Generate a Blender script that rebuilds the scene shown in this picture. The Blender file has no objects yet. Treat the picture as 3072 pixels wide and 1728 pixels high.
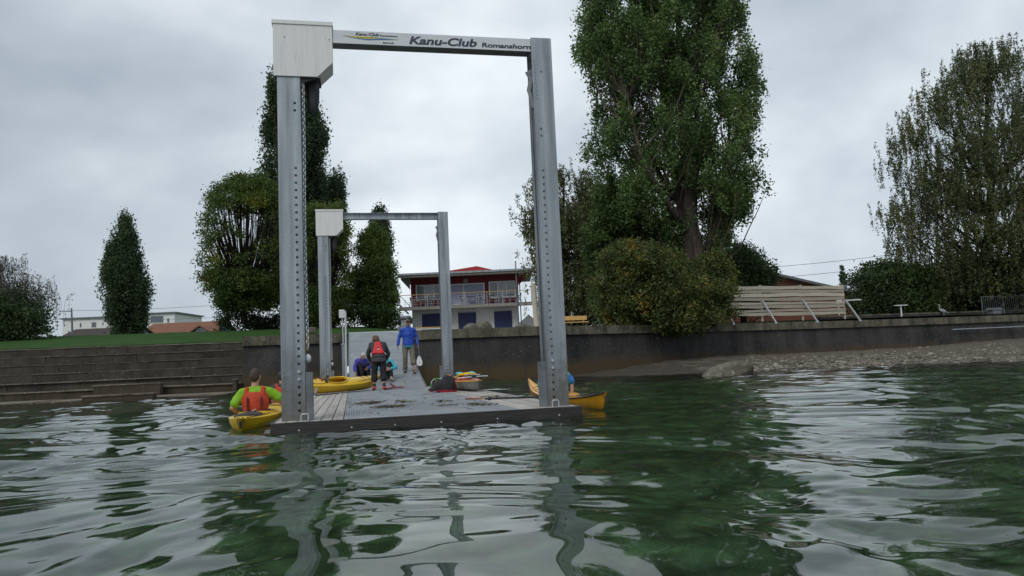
import bpy, bmesh, math, random
import numpy as np
from mathutils import Vector, Matrix, noise as mnoise
random.seed(4); RNG = np.random.default_rng(11)
SC = bpy.context.scene
COL = SC.collection
# ------------------------------------------------------------------ camera, sky, sun, exposure
FPX, YAW, PITCH, ROLL = 2272.35, .2113, .0971, -.0438      # focal length in pixels of a 3072 wide frame
CAM = np.array([1.0227, -10.034, .7775])
cf = np.array([math.sin(YAW)*math.cos(PITCH), math.cos(YAW)*math.cos(PITCH), math.sin(PITCH)])
cr = np.array([math.cos(YAW), -math.sin(YAW), 0.]); cu = np.cross(cr, cf)
cr2 = math.cos(ROLL)*cr+math.sin(ROLL)*cu; cu2 = -math.sin(ROLL)*cr+math.cos(ROLL)*cu
cam = bpy.data.cameras.new('camera'); camo = bpy.data.objects.new('camera', cam); COL.objects.link(camo)
camo.matrix_world = Matrix(((cr2[0], cu2[0], -cf[0], CAM[0]), (cr2[1], cu2[1], -cf[1], CAM[1]), (cr2[2], cu2[2], -cf[2], CAM[2]), (0, 0, 0, 1)))
cam.lens = 36*FPX/3072; cam.sensor_width = 36; cam.clip_start = .05; cam.clip_end = 5000
SC.camera = camo
SC.view_settings.view_transform = 'Standard'; SC.view_settings.look = 'None'; SC.view_settings.gamma = 1
SC.view_settings.exposure = 0.52
SC.cycles.use_denoising = True
SC.cycles.max_bounces = 8; SC.cycles.transparent_max_bounces = 8
SC.cycles.sample_clamp_indirect = 4
def build_world():
    w = bpy.data.worlds.new('World'); SC.world = w; w.use_nodes = True
    nt = w.node_tree; N = nt.nodes; L = nt.links; N.clear()
    out = N.new('ShaderNodeOutputWorld')
    sky = N.new('ShaderNodeTexSky'); sky.sky_type = 'NISHITA'; sky.sun_disc = False
    sky.sun_elevation = math.radians(46); sky.sun_rotation = math.radians(215)
    b1 = N.new('ShaderNodeBackground'); b1.inputs[1].default_value = .06; L.new(sky.outputs[0], b1.inputs[0])
    tc = N.new('ShaderNodeTexCoord')
    mp = N.new('ShaderNodeMapping'); mp.inputs['Scale'].default_value = (1.3, 1.3, 2.3); mp.inputs['Location'].default_value = (7.7, .9, 1.1)
    L.new(tc.outputs['Generated'], mp.inputs[0])
    n1 = N.new('ShaderNodeTexNoise'); n1.inputs['Scale'].default_value = 1.35; n1.inputs['Detail'].default_value = 4; n1.inputs['Roughness'].default_value = .48; n1.inputs['Distortion'].default_value = .25
    L.new(mp.outputs[0], n1.inputs['Vector'])
    n2 = N.new('ShaderNodeTexNoise'); n2.inputs['Scale'].default_value = 4.2; n2.inputs['Detail'].default_value = 4; n2.inputs['Roughness'].default_value = .5
    L.new(mp.outputs[0], n2.inputs['Vector'])
    mx = N.new('ShaderNodeMath'); mx.operation = 'MULTIPLY_ADD'; mx.inputs[1].default_value = .35
    L.new(n2.outputs[0], mx.inputs[0]); L.new(n1.outputs[0], mx.inputs[2])
    ra = N.new('ShaderNodeValToRGB'); L.new(mx.outputs[0], ra.inputs[0])
    e = ra.color_ramp.elements; e[0].position = .50; e[0].color = (.29, .335, .39, 1); e[1].position = .90; e[1].color = (.64, .685, .72, 1)
    m = e.new(.68); m.color = (.40, .45, .50, 1)
    # the cloud is a little brighter towards the hidden sun
    dt = N.new('ShaderNodeVectorMath'); dt.operation = 'DOT_PRODUCT'; L.new(tc.outputs['Generated'], dt.inputs[0]); dt.inputs[1].default_value = (math.sin(math.radians(38)), math.cos(math.radians(38)), .35)
    mr = N.new('ShaderNodeMapRange'); L.new(dt.outputs['Value'], mr.inputs[0])
    mr.inputs[1].default_value = .55; mr.inputs[2].default_value = 1.05; mr.inputs[1].default_value = .3; mr.inputs[2].default_value = 1.0; mr.inputs[3].default_value = .88; mr.inputs[4].default_value = 1.05
    b2 = N.new('ShaderNodeBackground'); L.new(ra.outputs[0], b2.inputs[0]); L.new(mr.outputs[0], b2.inputs[1])
    mixs = N.new('ShaderNodeMixShader'); mixs.inputs[0].default_value = .95
    L.new(b1.outputs[0], mixs.inputs[1]); L.new(b2.outputs[0], mixs.inputs[2]); L.new(mixs.outputs[0], out.inputs[0])
build_world()
sl = bpy.data.lights.new('sun', 'SUN'); sl.energy = .95; sl.angle = math.radians(28); sl.color = (1, .96, .9)
so = bpy.data.objects.new('sun', sl); COL.objects.link(so)
_d = Vector((math.sin(math.radians(215))*math.cos(math.radians(46)), math.cos(math.radians(215))*math.cos(math.radians(46)), math.sin(math.radians(46))))
so.rotation_euler = _d.to_track_quat('Z', 'Y').to_euler()

# ------------------------------------------------------------------ surveying: where a point of the photograph lies in the place
def ray(U, V):
    U *= 1.1925; V *= 1.1925
    return cf+cr2*(U-1536)/FPX-cu2*(V-864)/FPX
def atz(U, V, z):
    d = ray(U, V); return CAM+d*(z-CAM[2])/d[2]
def aty(U, V, y):
    d = ray(U, V); return CAM+d*(y-CAM[1])/d[1]
DECK = .14          # deck height above the lake
LAND = 2.38
# ------------------------------------------------------------------ helpers
class MB:
    """collects shapes and links them as one mesh object"""
    def __init__(s): s.v = []; s.f = []; s.m = []; s.cur = 0
    def add(s, vs, fs):
        o = len(s.v); s.v += [tuple(map(float, p)) for p in vs]
        for f in fs: s.f.append([i+o for i in f]); s.m.append(s.cur)
        return s
    def box(s, a, b, M=None, bev=0):
        x0, y0, z0 = a; x1, y1, z1 = b
        if bev:
            bm = bmesh.new(); bmesh.ops.create_cube(bm, size=1)
            for v in bm.verts: v.co = Vector(((x0+x1)/2+v.co.x*(x1-x0), (y0+y1)/2+v.co.y*(y1-y0), (z0+z1)/2+v.co.z*(z1-z0)))
            bmesh.ops.bevel(bm, geom=bm.edges[:], offset=bev, segments=2, profile=.5, affect='EDGES')
            vs = [v.co.copy() for v in bm.verts]; fs = [[v.index for v in f.verts] for f in bm.faces]; bm.free()
        else:
            vs = [Vector(p) for p in ((x0, y0, z0), (x1, y0, z0), (x1, y1, z0), (x0, y1, z0), (x0, y0, z1), (x1, y0, z1), (x1, y1, z1), (x0, y1, z1))]
            fs = [(0, 3, 2, 1), (4, 5, 6, 7), (0, 1, 5, 4), (1, 2, 6, 5), (2, 3, 7, 6), (3, 0, 4, 7)]
        if M is not None: vs = [M @ v for v in vs]
        return s.add(vs, fs)
    def beam(s, p, q, w, h, up=(0, 0, 1)):
        p = Vector(p); q = Vector(q); d = (q-p); l = d.length; d.normalize(); u = Vector(up); r = d.cross(u)
        if r.length < 1e-4: r = Vector((1, 0, 0))
        r.normalize(); u = r.cross(d)
        M = Matrix(((r.x, d.x, u.x, p.x), (r.y, d.y, u.y, p.y), (r.z, d.z, u.z, p.z), (0, 0, 0, 1)))
        return s.box((-w/2, 0, -h/2), (w/2, l, h/2), M)
    def tube(s, pts, r, n=8, cap=True, closed=False):
        pts = [Vector(p) for p in pts]; k = len(pts); R = r if isinstance(r, (list, tuple)) else [r]*k
        vs = []; prev = None
        for i, p in enumerate(pts):
            if closed: d = pts[(i+1) % k]-pts[i-1]
            else: d = pts[min(i+1, k-1)]-pts[max(i-1, 0)]
            d.normalize()
            if prev is None:
                a = Vector((0, 0, 1)) if abs(d.z) < .9 else Vector((1, 0, 0)); u = d.cross(a).normalized()
            else: u = (prev-d*prev.dot(d)).normalized()
            prev = u; w = d.cross(u)
            for j in range(n):
                t = 2*math.pi*j/n; vs.append(p+(u*math.cos(t)+w*math.sin(t))*R[i])
        fs = []
        for i in range(k if closed else k-1):
            for j in range(n):
                a = i*n+j; b = i*n+(j+1) % n; c = ((i+1) % k)*n+(j+1) % n; e = ((i+1) % k)*n+j; fs.append((a, b, c, e))
        if cap and not closed: fs += [tuple(range(n))[::-1], tuple(range((k-1)*n, k*n))]
        return s.add(vs, fs)
    def prism(s, poly, y0, y1, M=None):
        """poly in x,z; extruded along y"""
        n = len(poly); vs = [Vector((x, y0, z)) for x, z in poly]+[Vector((x, y1, z)) for x, z in poly]
        if M is not None: vs = [M @ v for v in vs]
        fs = [tuple(range(n)), tuple(range(n, 2*n))[::-1]]+[(i, i+n, (i+1) % n+n, (i+1) % n) for i in range(n)]
        return s.add(vs, fs)
    def ell(s, c, r, M=None, nu=14, nv=8):
        vs = []; c = Vector(c)
        for i in range(nv+1):
            th = math.pi*i/nv
            for j in range(nu):
                ph = 2*math.pi*j/nu; p = Vector((r[0]*math.sin(th)*math.cos(ph), r[1]*math.sin(th)*math.sin(ph), r[2]*math.cos(th)))
                if M is not None: p = M @ p
                vs.append(c+p)
        fs = [(i*nu+j, (i+1)*nu+j, (i+1)*nu+(j+1) % nu, i*nu+(j+1) % nu) for i in range(nv) for j in range(nu)]
        return s.add(vs, fs)
    def build(s, name, mats, parent=None, smooth=False, loc=None):
        me = bpy.data.meshes.new(name); vs = s.v
        if loc is not None: vs = [(a-loc[0], b-loc[1], c-loc[2]) for a, b, c in vs]
        me.from_pydata(vs, [], s.f); 
        if not isinstance(mats, (list, tuple)): mats = [mats]
        for m in mats: me.materials.append(m)
        if len(mats) > 1: me.polygons.foreach_set('material_index', s.m)
        bm = bmesh.new(); bm.from_mesh(me); bmesh.ops.remove_doubles(bm, verts=bm.verts, dist=1e-6); bmesh.ops.recalc_face_normals(bm, faces=bm.faces); bm.to_mesh(me); bm.free()
        if smooth:
            me.polygons.foreach_set('use_smooth', [True]*len(me.polygons))
            try: me.set_sharp_from_angle(angle=math.radians(smooth if smooth > 1 else 50))
            except Exception: pass
        return link(name, me, parent, loc)
def link(name, me, parent=None, loc=None):
    o = bpy.data.objects.new(name, me); COL.objects.link(o)
    if parent is not None: o.parent = parent          # vertices are already relative to the parent
    elif loc is not None: o.location = loc
    return o
def tag(o, label=None, cat=None, group=None, kind=None):
    if label: o['label'] = label
    if cat: o['category'] = cat
    if group: o['group'] = group
    if kind: o['kind'] = kind
    return o
def empty(name, loc, rz=0, label=None, cat=None, group=None):
    o = bpy.data.objects.new(name, None); COL.objects.link(o); o.location = loc; o.rotation_euler = (0, 0, rz)
    return tag(o, label, cat, group)
def copy_tree(o, parent=None):
    c = o.copy(); COL.objects.link(c); c.parent = parent
    for ch in [x for x in bpy.data.objects if x.parent == o]: copy_tree(ch, c)
    return c
def npmesh(name, V, F, mat, smooth=False, parent=None, loc=None, matidx=None):
    """fast mesh from arrays; F is (n,k)"""
    me = bpy.data.meshes.new(name); V = np.asarray(V, np.float32); F = np.asarray(F, np.int32)
    me.vertices.add(len(V)); me.vertices.foreach_set('co', V.ravel())
    k = F.shape[1]; me.loops.add(F.size); me.loops.foreach_set('vertex_index', F.ravel())
    me.polygons.add(len(F)); me.polygons.foreach_set('loop_start', np.arange(0, F.size, k, dtype=np.int32))
    if smooth: me.polygons.foreach_set('use_smooth', np.ones(len(F), bool))
    for m in (mat if isinstance(mat, (list, tuple)) else [mat]): me.materials.append(m)
    if matidx is not None: me.polygons.foreach_set('material_index', matidx.astype(np.int32))
    me.update(calc_edges=True); me.validate()
    return link(name, me, parent, loc)
# ------------------------------------------------------------------ materials
def node_mat(name):
    m = bpy.data.materials.new(name); m.use_nodes = True; nt = m.node_tree; return m, nt, nt.nodes, nt.links, nt.nodes['Principled BSDF']
def mat(name, col, rough=.6, metal=0, col2=None, scale=6, stretch=(1, 1, 1), detail=5, bump=0, bscale=None, lo=.35, hi=.65, spec=None, col3=None, coords='Object', rnd=0):
    m, nt, N, L, B = node_mat(name)
    B.inputs['Roughness'].default_value = rough; B.inputs['Metallic'].default_value = metal
    if spec is not None: B.inputs['Specular IOR Level'].default_value = spec
    B.inputs['Base Color'].default_value = (*col, 1)
    tc = N.new('ShaderNodeTexCoord'); mp = N.new('ShaderNodeMapping'); mp.inputs['Scale'].default_value = stretch; L.new(tc.outputs[coords], mp.inputs[0])
    last = None
    if col2 is not None:
        n = N.new('ShaderNodeTexNoise'); n.inputs['Scale'].default_value = scale; n.inputs['Detail'].default_value = detail; n.inputs['Roughness'].default_value = .62; L.new(mp.outputs[0], n.inputs['Vector'])
        r = N.new('ShaderNodeValToRGB'); r.color_ramp.elements[0].position = lo; r.color_ramp.elements[1].position = hi
        r.color_ramp.elements[0].color = (*col, 1); r.color_ramp.elements[1].color = (*col2, 1)
        L.new(n.outputs[0], r.inputs[0]); last = r.outputs[0]
        if col3 is not None:
            n3 = N.new('ShaderNodeTexNoise'); n3.inputs['Scale'].default_value = scale*3.7; n3.inputs['Detail'].default_value = 6; n3.inputs['Roughness'].default_value = .7; L.new(mp.outputs[0], n3.inputs['Vector'])
            r3 = N.new('ShaderNodeValToRGB'); r3.color_ramp.elements[0].position = .55; r3.color_ramp.elements[1].position = .68; L.new(n3.outputs[0], r3.inputs[0])
            mx = N.new('ShaderNodeMix'); mx.data_type = 'RGBA'; L.new(r3.outputs[0], mx.inputs[0]); L.new(last, mx.inputs[6]); mx.inputs[7].default_value = (*col3, 1); last = mx.outputs[2]
        L.new(last, B.inputs['Base Color'])
        mr = N.new('ShaderNodeMapRange'); L.new(n.outputs[0], mr.inputs[0]); mr.inputs[3].default_value = max(.02, rough-.1); mr.inputs[4].default_value = min(1, rough+.12); L.new(mr.outputs[0], B.inputs['Roughness'])
    if rnd:
        g = N.new('ShaderNodeNewGeometry'); hs = N.new('ShaderNodeHueSaturation'); mr = N.new('ShaderNodeMapRange'); L.new(g.outputs['Random Per Island'], mr.inputs[0]); mr.inputs[3].default_value = 1-rnd; mr.inputs[4].default_value = 1+rnd
        L.new(mr.outputs[0], hs.inputs['Value']); hs.inputs['Color'].default_value = (*col, 1)
        if last: L.new(last, hs.inputs['Color'])
        L.new(hs.outputs[0], B.inputs['Base Color'])
    if bump:
        nb = N.new('ShaderNodeTexNoise'); nb.inputs['Scale'].default_value = bscale or scale*3; nb.inputs['Detail'].default_value = 6; L.new(mp.outputs[0], nb.inputs['Vector'])
        b = N.new('ShaderNodeBump'); b.inputs['Strength'].default_value = bump; b.inputs['Distance'].default_value = .02; L.new(nb.outputs[0], b.inputs['Height']); L.new(b.outputs[0], B.inputs['Normal'])
    return m
def leaf_mat(name, a, b, c=None, scale=.5, cpos=.62, val=.35, trans=.35):
    """leaves: two greens in patches, some of a third colour, each leaf its own shade"""
    m, nt, N, L, B = node_mat(name)
    tc = N.new('ShaderNodeTexCoord'); n = N.new('ShaderNodeTexNoise'); n.inputs['Scale'].default_value = scale; n.inputs['Detail'].default_value = 4; L.new(tc.outputs['Object'], n.inputs['Vector'])
    r = N.new('ShaderNodeValToRGB'); e = r.color_ramp.elements; e[0].position = .36; e[0].color = (*a, 1); e[1].position = .6; e[1].color = (*b, 1)
    if c: e2 = e.new(cpos+.08); e2.color = (*c, 1)
    L.new(n.outputs[0], r.inputs[0])
    g = N.new('ShaderNodeNewGeometry'); mr = N.new('ShaderNodeMapRange'); L.new(g.outputs['Random Per Island'], mr.inputs[0]); mr.inputs[3].default_value = 1-val; mr.inputs[4].default_value = 1+val
    hs = N.new('ShaderNodeHueSaturation'); L.new(mr.outputs[0], hs.inputs['Value']); L.new(r.outputs[0], hs.inputs['Color'])
    L.new(hs.outputs[0], B.inputs['Base Color']); B.inputs['Roughness'].default_value = .5; B.inputs['Specular IOR Level'].default_value = .3
    tr = N.new('ShaderNodeBsdfTranslucent'); L.new(hs.outputs[0], tr.inputs[0]); ms = N.new('ShaderNodeMixShader'); ms.inputs[0].default_value = trans
    L.new(B.outputs[0], ms.inputs[1]); L.new(tr.outputs[0], ms.inputs[2]); L.new(ms.outputs[0], N['Material Output'].inputs[0])
    return m
def stained_concrete(name, base, dark, algae=None, z_lo=0, z_hi=.9, scale=.7, streak=3):
    """old concrete: blotches, vertical run-off streaks, a lake tide mark with its own ragged edge"""
    m, nt, N, L, B = node_mat(name); B.inputs['Roughness'].default_value = .9; B.inputs['Specular IOR Level'].default_value = .2
    g = N.new('ShaderNodeNewGeometry'); mp = N.new('ShaderNodeMapping'); mp.inputs['Scale'].default_value = (1, 1, .22); L.new(g.outputs['Position'], mp.inputs[0])
    n1 = N.new('ShaderNodeTexNoise'); n1.inputs['Scale'].default_value = scale; n1.inputs['Detail'].default_value = 8; n1.inputs['Roughness'].default_value = .7; L.new(g.outputs['Position'], n1.inputs['Vector'])
    n2 = N.new('ShaderNodeTexNoise'); n2.inputs['Scale'].default_value = streak; n2.inputs['Detail'].default_value = 6; n2.inputs['Roughness'].default_value = .65; L.new(mp.outputs[0], n2.inputs['Vector'])
    r1 = N.new('ShaderNodeValToRGB'); r1.color_ramp.elements[0].position = .36; r1.color_ramp.elements[1].position = .66; r1.color_ramp.elements[0].color = (*dark, 1); r1.color_ramp.elements[1].color = (*base, 1)
    ad = N.new('ShaderNodeMath'); ad.operation = 'ADD'; L.new(n1.outputs[0], ad.inputs[0]); L.new(n2.outputs[0], ad.inputs[1])
    hf = N.new('ShaderNodeMath'); hf.operation = 'MULTIPLY'; hf.inputs[1].default_value = .5; L.new(ad.outputs[0], hf.inputs[0]); L.new(hf.outputs[0], r1.inputs[0])
    n4 = N.new('ShaderNodeTexNoise'); n4.inputs['Scale'].default_value = 14; n4.inputs['Detail'].default_value = 4; L.new(g.outputs['Position'], n4.inputs['Vector'])
    r4 = N.new('ShaderNodeValToRGB'); r4.color_ramp.elements[0].position = .63; r4.color_ramp.elements[1].position = .72; L.new(n4.outputs[0], r4.inputs[0])
    mx0 = N.new('ShaderNodeMix'); mx0.data_type = 'RGBA'; L.new(r4.outputs[0], mx0.inputs[0]); L.new(r1.outputs[0], mx0.inputs[6]); mx0.inputs[7].default_value = (*[min(.5, c*1.7+.03) for c in base], 1)
    col = mx0.outputs[2]
    if algae:
        sp = N.new('ShaderNodeSeparateXYZ'); L.new(g.outputs['Position'], sp.inputs[0])
        ma = N.new('ShaderNodeMath'); ma.operation = 'MULTIPLY_ADD'; ma.inputs[1].default_value = .9; L.new(n1.outputs[0], ma.inputs[0]); ma.inputs[2].default_value = -.45
        sb = N.new('ShaderNodeMath'); sb.operation = 'SUBTRACT'; L.new(sp.outputs[2], sb.inputs[0]); L.new(ma.outputs[0], sb.inputs[1])
        mr = N.new('ShaderNodeMapRange'); L.new(sb.outputs[0], mr.inputs[0]); mr.inputs[1].default_value = z_lo; mr.inputs[2].default_value = z_hi; mr.inputs[3].default_value = 1; mr.inputs[4].default_value = 0
        mx = N.new('ShaderNodeMix'); mx.data_type = 'RGBA'; L.new(mr.outputs[0], mx.inputs[0]); L.new(col, mx.inputs[6]); mx.inputs[7].default_value = (*algae, 1); col = mx.outputs[2]
    L.new(col, B.inputs['Base Color'])
    b = N.new('ShaderNodeBump'); b.inputs['Strength'].default_value = .5; b.inputs['Distance'].default_value = .03; L.new(n1.outputs[0], b.inputs['Height']); L.new(b.outputs[0], B.inputs['Normal'])
    return m
M = {}
M['galv'] = None
def galvanised():
    m, nt, N, L, B = node_mat('galvanised_steel'); B.inputs['Metallic'].default_value = .35
    g = N.new('ShaderNodeNewGeometry'); mp = N.new('ShaderNodeMapping'); mp.inputs['Scale'].default_value = (9, 9, .6); L.new(g.outputs['Position'], mp.inputs[0])
    n1 = N.new('ShaderNodeTexNoise'); n1.inputs['Scale'].default_value = 1.1; n1.inputs['Detail'].default_value = 5; L.new(mp.outputs[0], n1.inputs['Vector'])
    n2 = N.new('ShaderNodeTexVoronoi'); n2.inputs['Scale'].default_value = 45; L.new(g.outputs['Position'], n2.inputs['Vector'])
    n3 = N.new('ShaderNodeTexNoise'); n3.inputs['Scale'].default_value = 7; n3.inputs['Detail'].default_value = 8; n3.inputs['Roughness'].default_value = .7; L.new(g.outputs['Position'], n3.inputs['Vector'])
    r = N.new('ShaderNodeValToRGB'); e = r.color_ramp.elements; e[0].position = .33; e[0].color = (.19, .225, .265, 1); e[1].position = .68; e[1].color = (.36, .41, .465, 1); L.new(n1.outputs[0], r.inputs[0])
    mx = N.new('ShaderNodeMix'); mx.data_type = 'RGBA'; mx.blend_type = 'MULTIPLY'; mx.inputs[0].default_value = .14; L.new(r.outputs[0], mx.inputs[6]); L.new(n2.outputs['Color'], mx.inputs[7])
    hs = N.new('ShaderNodeHueSaturation'); hs.inputs['Saturation'].default_value = .75; hs.inputs['Value'].default_value = 1.15; L.new(mx.outputs[2], hs.inputs['Color'])
    sp = N.new('ShaderNodeSeparateXYZ'); L.new(g.outputs['Position'], sp.inputs[0])    # dried lake dirt on the foot, ragged upper edge
    ma = N.new('ShaderNodeMath'); ma.operation = 'MULTIPLY_ADD'; ma.inputs[1].default_value = 1.5; ma.inputs[2].default_value = -.55; L.new(n3.outputs[0], ma.inputs[0])
    sb = N.new('ShaderNodeMath'); sb.operation = 'SUBTRACT'; L.new(sp.outputs[2], sb.inputs[0]); L.new(ma.outputs[0], sb.inputs[1])
    mr = N.new('ShaderNodeMapRange'); L.new(sb.outputs[0], mr.inputs[0]); mr.inputs[1].default_value = .1; mr.inputs[2].default_value = .95; mr.inputs[3].default_value = .85; mr.inputs[4].default_value = 0
    m2 = N.new('ShaderNodeMix'); m2.data_type = 'RGBA'; L.new(mr.outputs[0], m2.inputs[0]); L.new(hs.outputs[0], m2.inputs[6]); m2.inputs[7].default_value = (.13, .125, .105, 1)
    L.new(m2.outputs[2], B.inputs['Base Color'])
    rr = N.new('ShaderNodeMapRange'); L.new(n3.outputs[0], rr.inputs[0]); rr.inputs[3].default_value = .38; rr.inputs[4].default_value = .68; L.new(rr.outputs[0], B.inputs['Roughness'])
    return m
M['galv'] = galvanised()
M['galv_dark'] = mat('weathered_steel', (.12, .135, .15), .55, .3, (.2, .22, .24), 5)
M['steel'] = mat('bright_steel', (.45, .48, .5), .4, .5, (.62, .65, .67), 9)
M['boxwhite'] = mat('streaked_white_sheet', (.66, .66, .65), .45, 0, (.74, .74, .73), 1.2, (14, 14, .8), lo=.25, hi=.5, col3=(.56, .555, .53))
M['sign'] = mat('sign_white', (.60, .62, .66), .4, 0, (.68, .70, .73), 2, (1, 1, 6))
M['ink'] = mat('lettering_ink', (.035, .045, .07), .5)
M['s_blue'] = mat('logo_blue', (.03, .16, .42), .5); M['s_yellow'] = mat('logo_yellow', (.75, .62, .03), .5); M['s_green'] = mat('logo_green', (.12, .28, .14), .5)
M['black'] = mat('black_rubber', (.018, .018, .02), .6, 0, (.035, .035, .038), 20)
M['grate'] = mat('galvanised_grating', (.33, .36, .39), .5, .25, (.45, .48, .51), 1.3)
M['plank'] = mat('grey_weathered_wood', (.36, .33, .30), .85, 0, (.50, .475, .44), 2.2, (9, .7, 9), col3=(.26, .235, .205), bump=.4, bscale=12, rnd=.18)
M['fascia'] = mat('dark_wet_wood', (.018, .016, .016), .5, 0, (.042, .037, .035), 4, (.6, 6, 9), bump=.4, bscale=9)
M['conc'] = stained_concrete('step_concrete', (.092, .080, .065), (.030, .027, .023), (.075, .06, .042), -.1, .55, .8, 1.6)
M['nosing'] = stained_concrete('worn_step_edge', (.25, .22, .17), (.07, .06, .048), None, scale=.9, streak=2.0)
M['conc2'] = stained_concrete('step_edge_concrete', (.17, .15, .12), (.05, .044, .036), None, scale=.9, streak=2.0)
M['coping'] = stained_concrete('coping_concrete', (.19, .175, .13), (.022, .021, .018), None, scale=1.8, streak=2.5)
M['wall'] = stained_concrete('dark_wall_concrete', (.082, .077, .074), (.020, .020, .021), (.080, .058, .033), .45, .95, .5, .9)
M['bed'] = None
M['kyellow'] = mat('kayak_yellow', (.78, .50, .012), .33, 0, (.70, .43, .012), 3, col3=(.55, .36, .05), spec=.5)
M['kyellow2'] = mat('kayak_amber', (.74, .36, .012), .33, 0, (.68, .32, .012), 3)
M['kred'] = mat('kayak_red', (.55, .05, .025), .3, 0, (.5, .07, .03), 3)
M['kwhite'] = mat('kayak_hull_white', (.27, .28, .25), .4, 0, (.17, .175, .155), 5)
M['orange'] = mat('buoyancy_orange', (.52, .060, .020), .75, 0, (.44, .045, .018), 9, bump=.3)
M['lime'] = mat('lime_shirt', (.24, .50, .02), .85, 0, (.18, .40, .02), 11, bump=.4, bscale=14)
M['skin'] = mat('skin', (.50, .27, .185), .55, 0, (.44, .22, .15), 12)
M['eye'] = mat('eye_dark', (.02, .015, .012), .3); M['lip'] = mat('lip', (.36, .12, .09), .5)
M['hairbrown'] = mat('brown_hair', (.035, .022, .016), .7, 0, (.085, .055, .038), 40, (1, 1, .3), bump=.5)
M['hairred'] = mat('auburn_hair', (.085, .032, .012), .6, 0, (.17, .07, .027), 40, (1, 1, .3), bump=.6)
M['hairwhite'] = mat('white_hair', (.55, .54, .52), .7, 0, (.72, .71, .69), 40, (1, 1, .3), bump=.5)
M['blue'] = mat('blue_jacket', (.012, .065, .42), .55, 0, (.015, .085, .5), 8, bump=.5, bscale=9)
M['purple'] = mat('violet_jacket', (.05, .04, .36), .6, 0, (.065, .055, .43), 8, bump=.5, bscale=9)
M['cyan'] = mat('cyan_jacket', (.05, .42, .52), .6, 0, (.07, .48, .58), 8, bump=.5, bscale=9)
M['teal'] = mat('teal_shirt', (.03, .22, .28), .7)
M['khaki'] = mat('khaki_trousers', (.17, .15, .115), .85, 0, (.215, .19, .15), 8, bump=.5, bscale=10)
M['blackcloth'] = mat('black_cloth', (.010, .010, .012), .85, 0, (.02, .02, .023), 9, bump=.4)
M['greycloth'] = mat('charcoal_jacket', (.03, .033, .038), .8, 0, (.05, .053, .06), 9, bump=.5, bscale=9)
M['redbag'] = mat('red_backpack', (.62, .02, .03), .55, 0, (.55, .018, .025), 9, bump=.3)
M['white'] = mat('white_paint', (.74, .75, .76), .4, 0, (.66, .67, .68), 5)
M['glass'] = mat('window_glass', (.06, .075, .10), .08, 0, (.09, .11, .14), .5, spec=.9)
M['curtain'] = mat('pale_blind', (.30, .32, .48), .5, 0, (.35, .37, .53), 2)
M['redwall'] = mat('dark_red_cladding', (.15, .014, .022), .8, 0, (.19, .02, .03), 3, (8, 8, .5))
M['whitewall'] = mat('white_render', (.78, .78, .77), .9, 0, (.70, .70, .69), 2)
M['shutter'] = mat('blue_roller_door', (.012, .022, .10), .5, 0, (.02, .032, .13), 3, (1, 1, 18))
M['redroof'] = mat('red_roof_sheet', (.42, .025, .02), .5)
M['roofgrey'] = mat('grey_roof_sheet', (.12, .13, .14), .6, 0, (.2, .21, .21), 3)
M['soffit'] = mat('soffit_board', (.30, .28, .25), .8, 0, (.24, .22, .2), 4, (1, 8, 1))
M['timber'] = mat('yellow_pine', (.50, .30, .09), .7, 0, (.60, .38, .14), 3, (.6, 6, 6))
M['palewood'] = mat('silvered_plank', (.36, .32, .26), .85, 0, (.50, .46, .38), 2.2, (.5, 4, 14), col3=(.27, .22, .165), bump=.5, bscale=8, rnd=.22)
M['bark'] = mat('bark', (.035, .026, .021), .95, 0, (.12, .095, .075), 2.6, (3, 3, .5), bump=1, bscale=9)
M['barkdark'] = mat('dark_bark', (.018, .015, .012), .95, 0, (.04, .034, .028), 3, (3, 3, .5), spec=.05)
M['birchbark'] = mat('pale_bark', (.16, .15, .14), .9, 0, (.05, .045, .04), 3, (1, 1, 2))
M['rock'] = mat('lake_boulder', (.15, .14, .11), .9, 0, (.055, .05, .035), 1.8, detail=8, col3=(.32, .30, .25), bump=1, bscale=6)
M['tileroof'] = mat('brown_roof_tiles', (.17, .065, .035), .85, 0, (.23, .10, .055), .6, (1, 1, 7), col3=(.11, .05, .035))
M['darkroof'] = mat('dark_roof_tiles', (.035, .024, .022), .85, 0, (.06, .04, .034), .6, (1, 1, 7))
M['bluewall'] = mat('blue_render', (.14, .30, .52), .85, 0, (.12, .26, .46), 1)
M['barnwall'] = mat('brown_barn_boards', (.14, .055, .035), .9, 0, (.19, .08, .05), .8, (6, 6, .5))
L_ = dict(
 poplar=leaf_mat('poplar_leaves', (.062, .112, .036), (.14, .215, .066), (.19, .20, .06), .45, .66),
 dark=leaf_mat('dark_poplar_leaves', (.052, .085, .044), (.092, .138, .064), None, .5, trans=.45),
 horn=leaf_mat('hornbeam_leaves', (.065, .110, .030), (.130, .185, .042), (.24, .23, .04), .35, .58, trans=.5),
 birch=leaf_mat('birch_leaves', (.078, .102, .044), (.150, .178, .074), (.21, .19, .06), .6, .60, val=.5, trans=.42),
 birchpale=leaf_mat('pale_birch_leaves', (.06, .068, .042), (.11, .115, .075), None, .6),
 walnut=leaf_mat('walnut_leaves', (.038, .070, .020), (.078, .125, .032), None, .5),
 autumn=leaf_mat('autumn_bush_leaves', (.058, .086, .026), (.125, .150, .042), (.26, .19, .035), .9, .59, val=.55),
 bush=leaf_mat('bush_leaves', (.034, .062, .024), (.064, .100, .034), None, .6),
 hedge=leaf_mat('hedge_leaves', (.018, .038, .010), (.04, .07, .018), None, 1.2))
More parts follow.
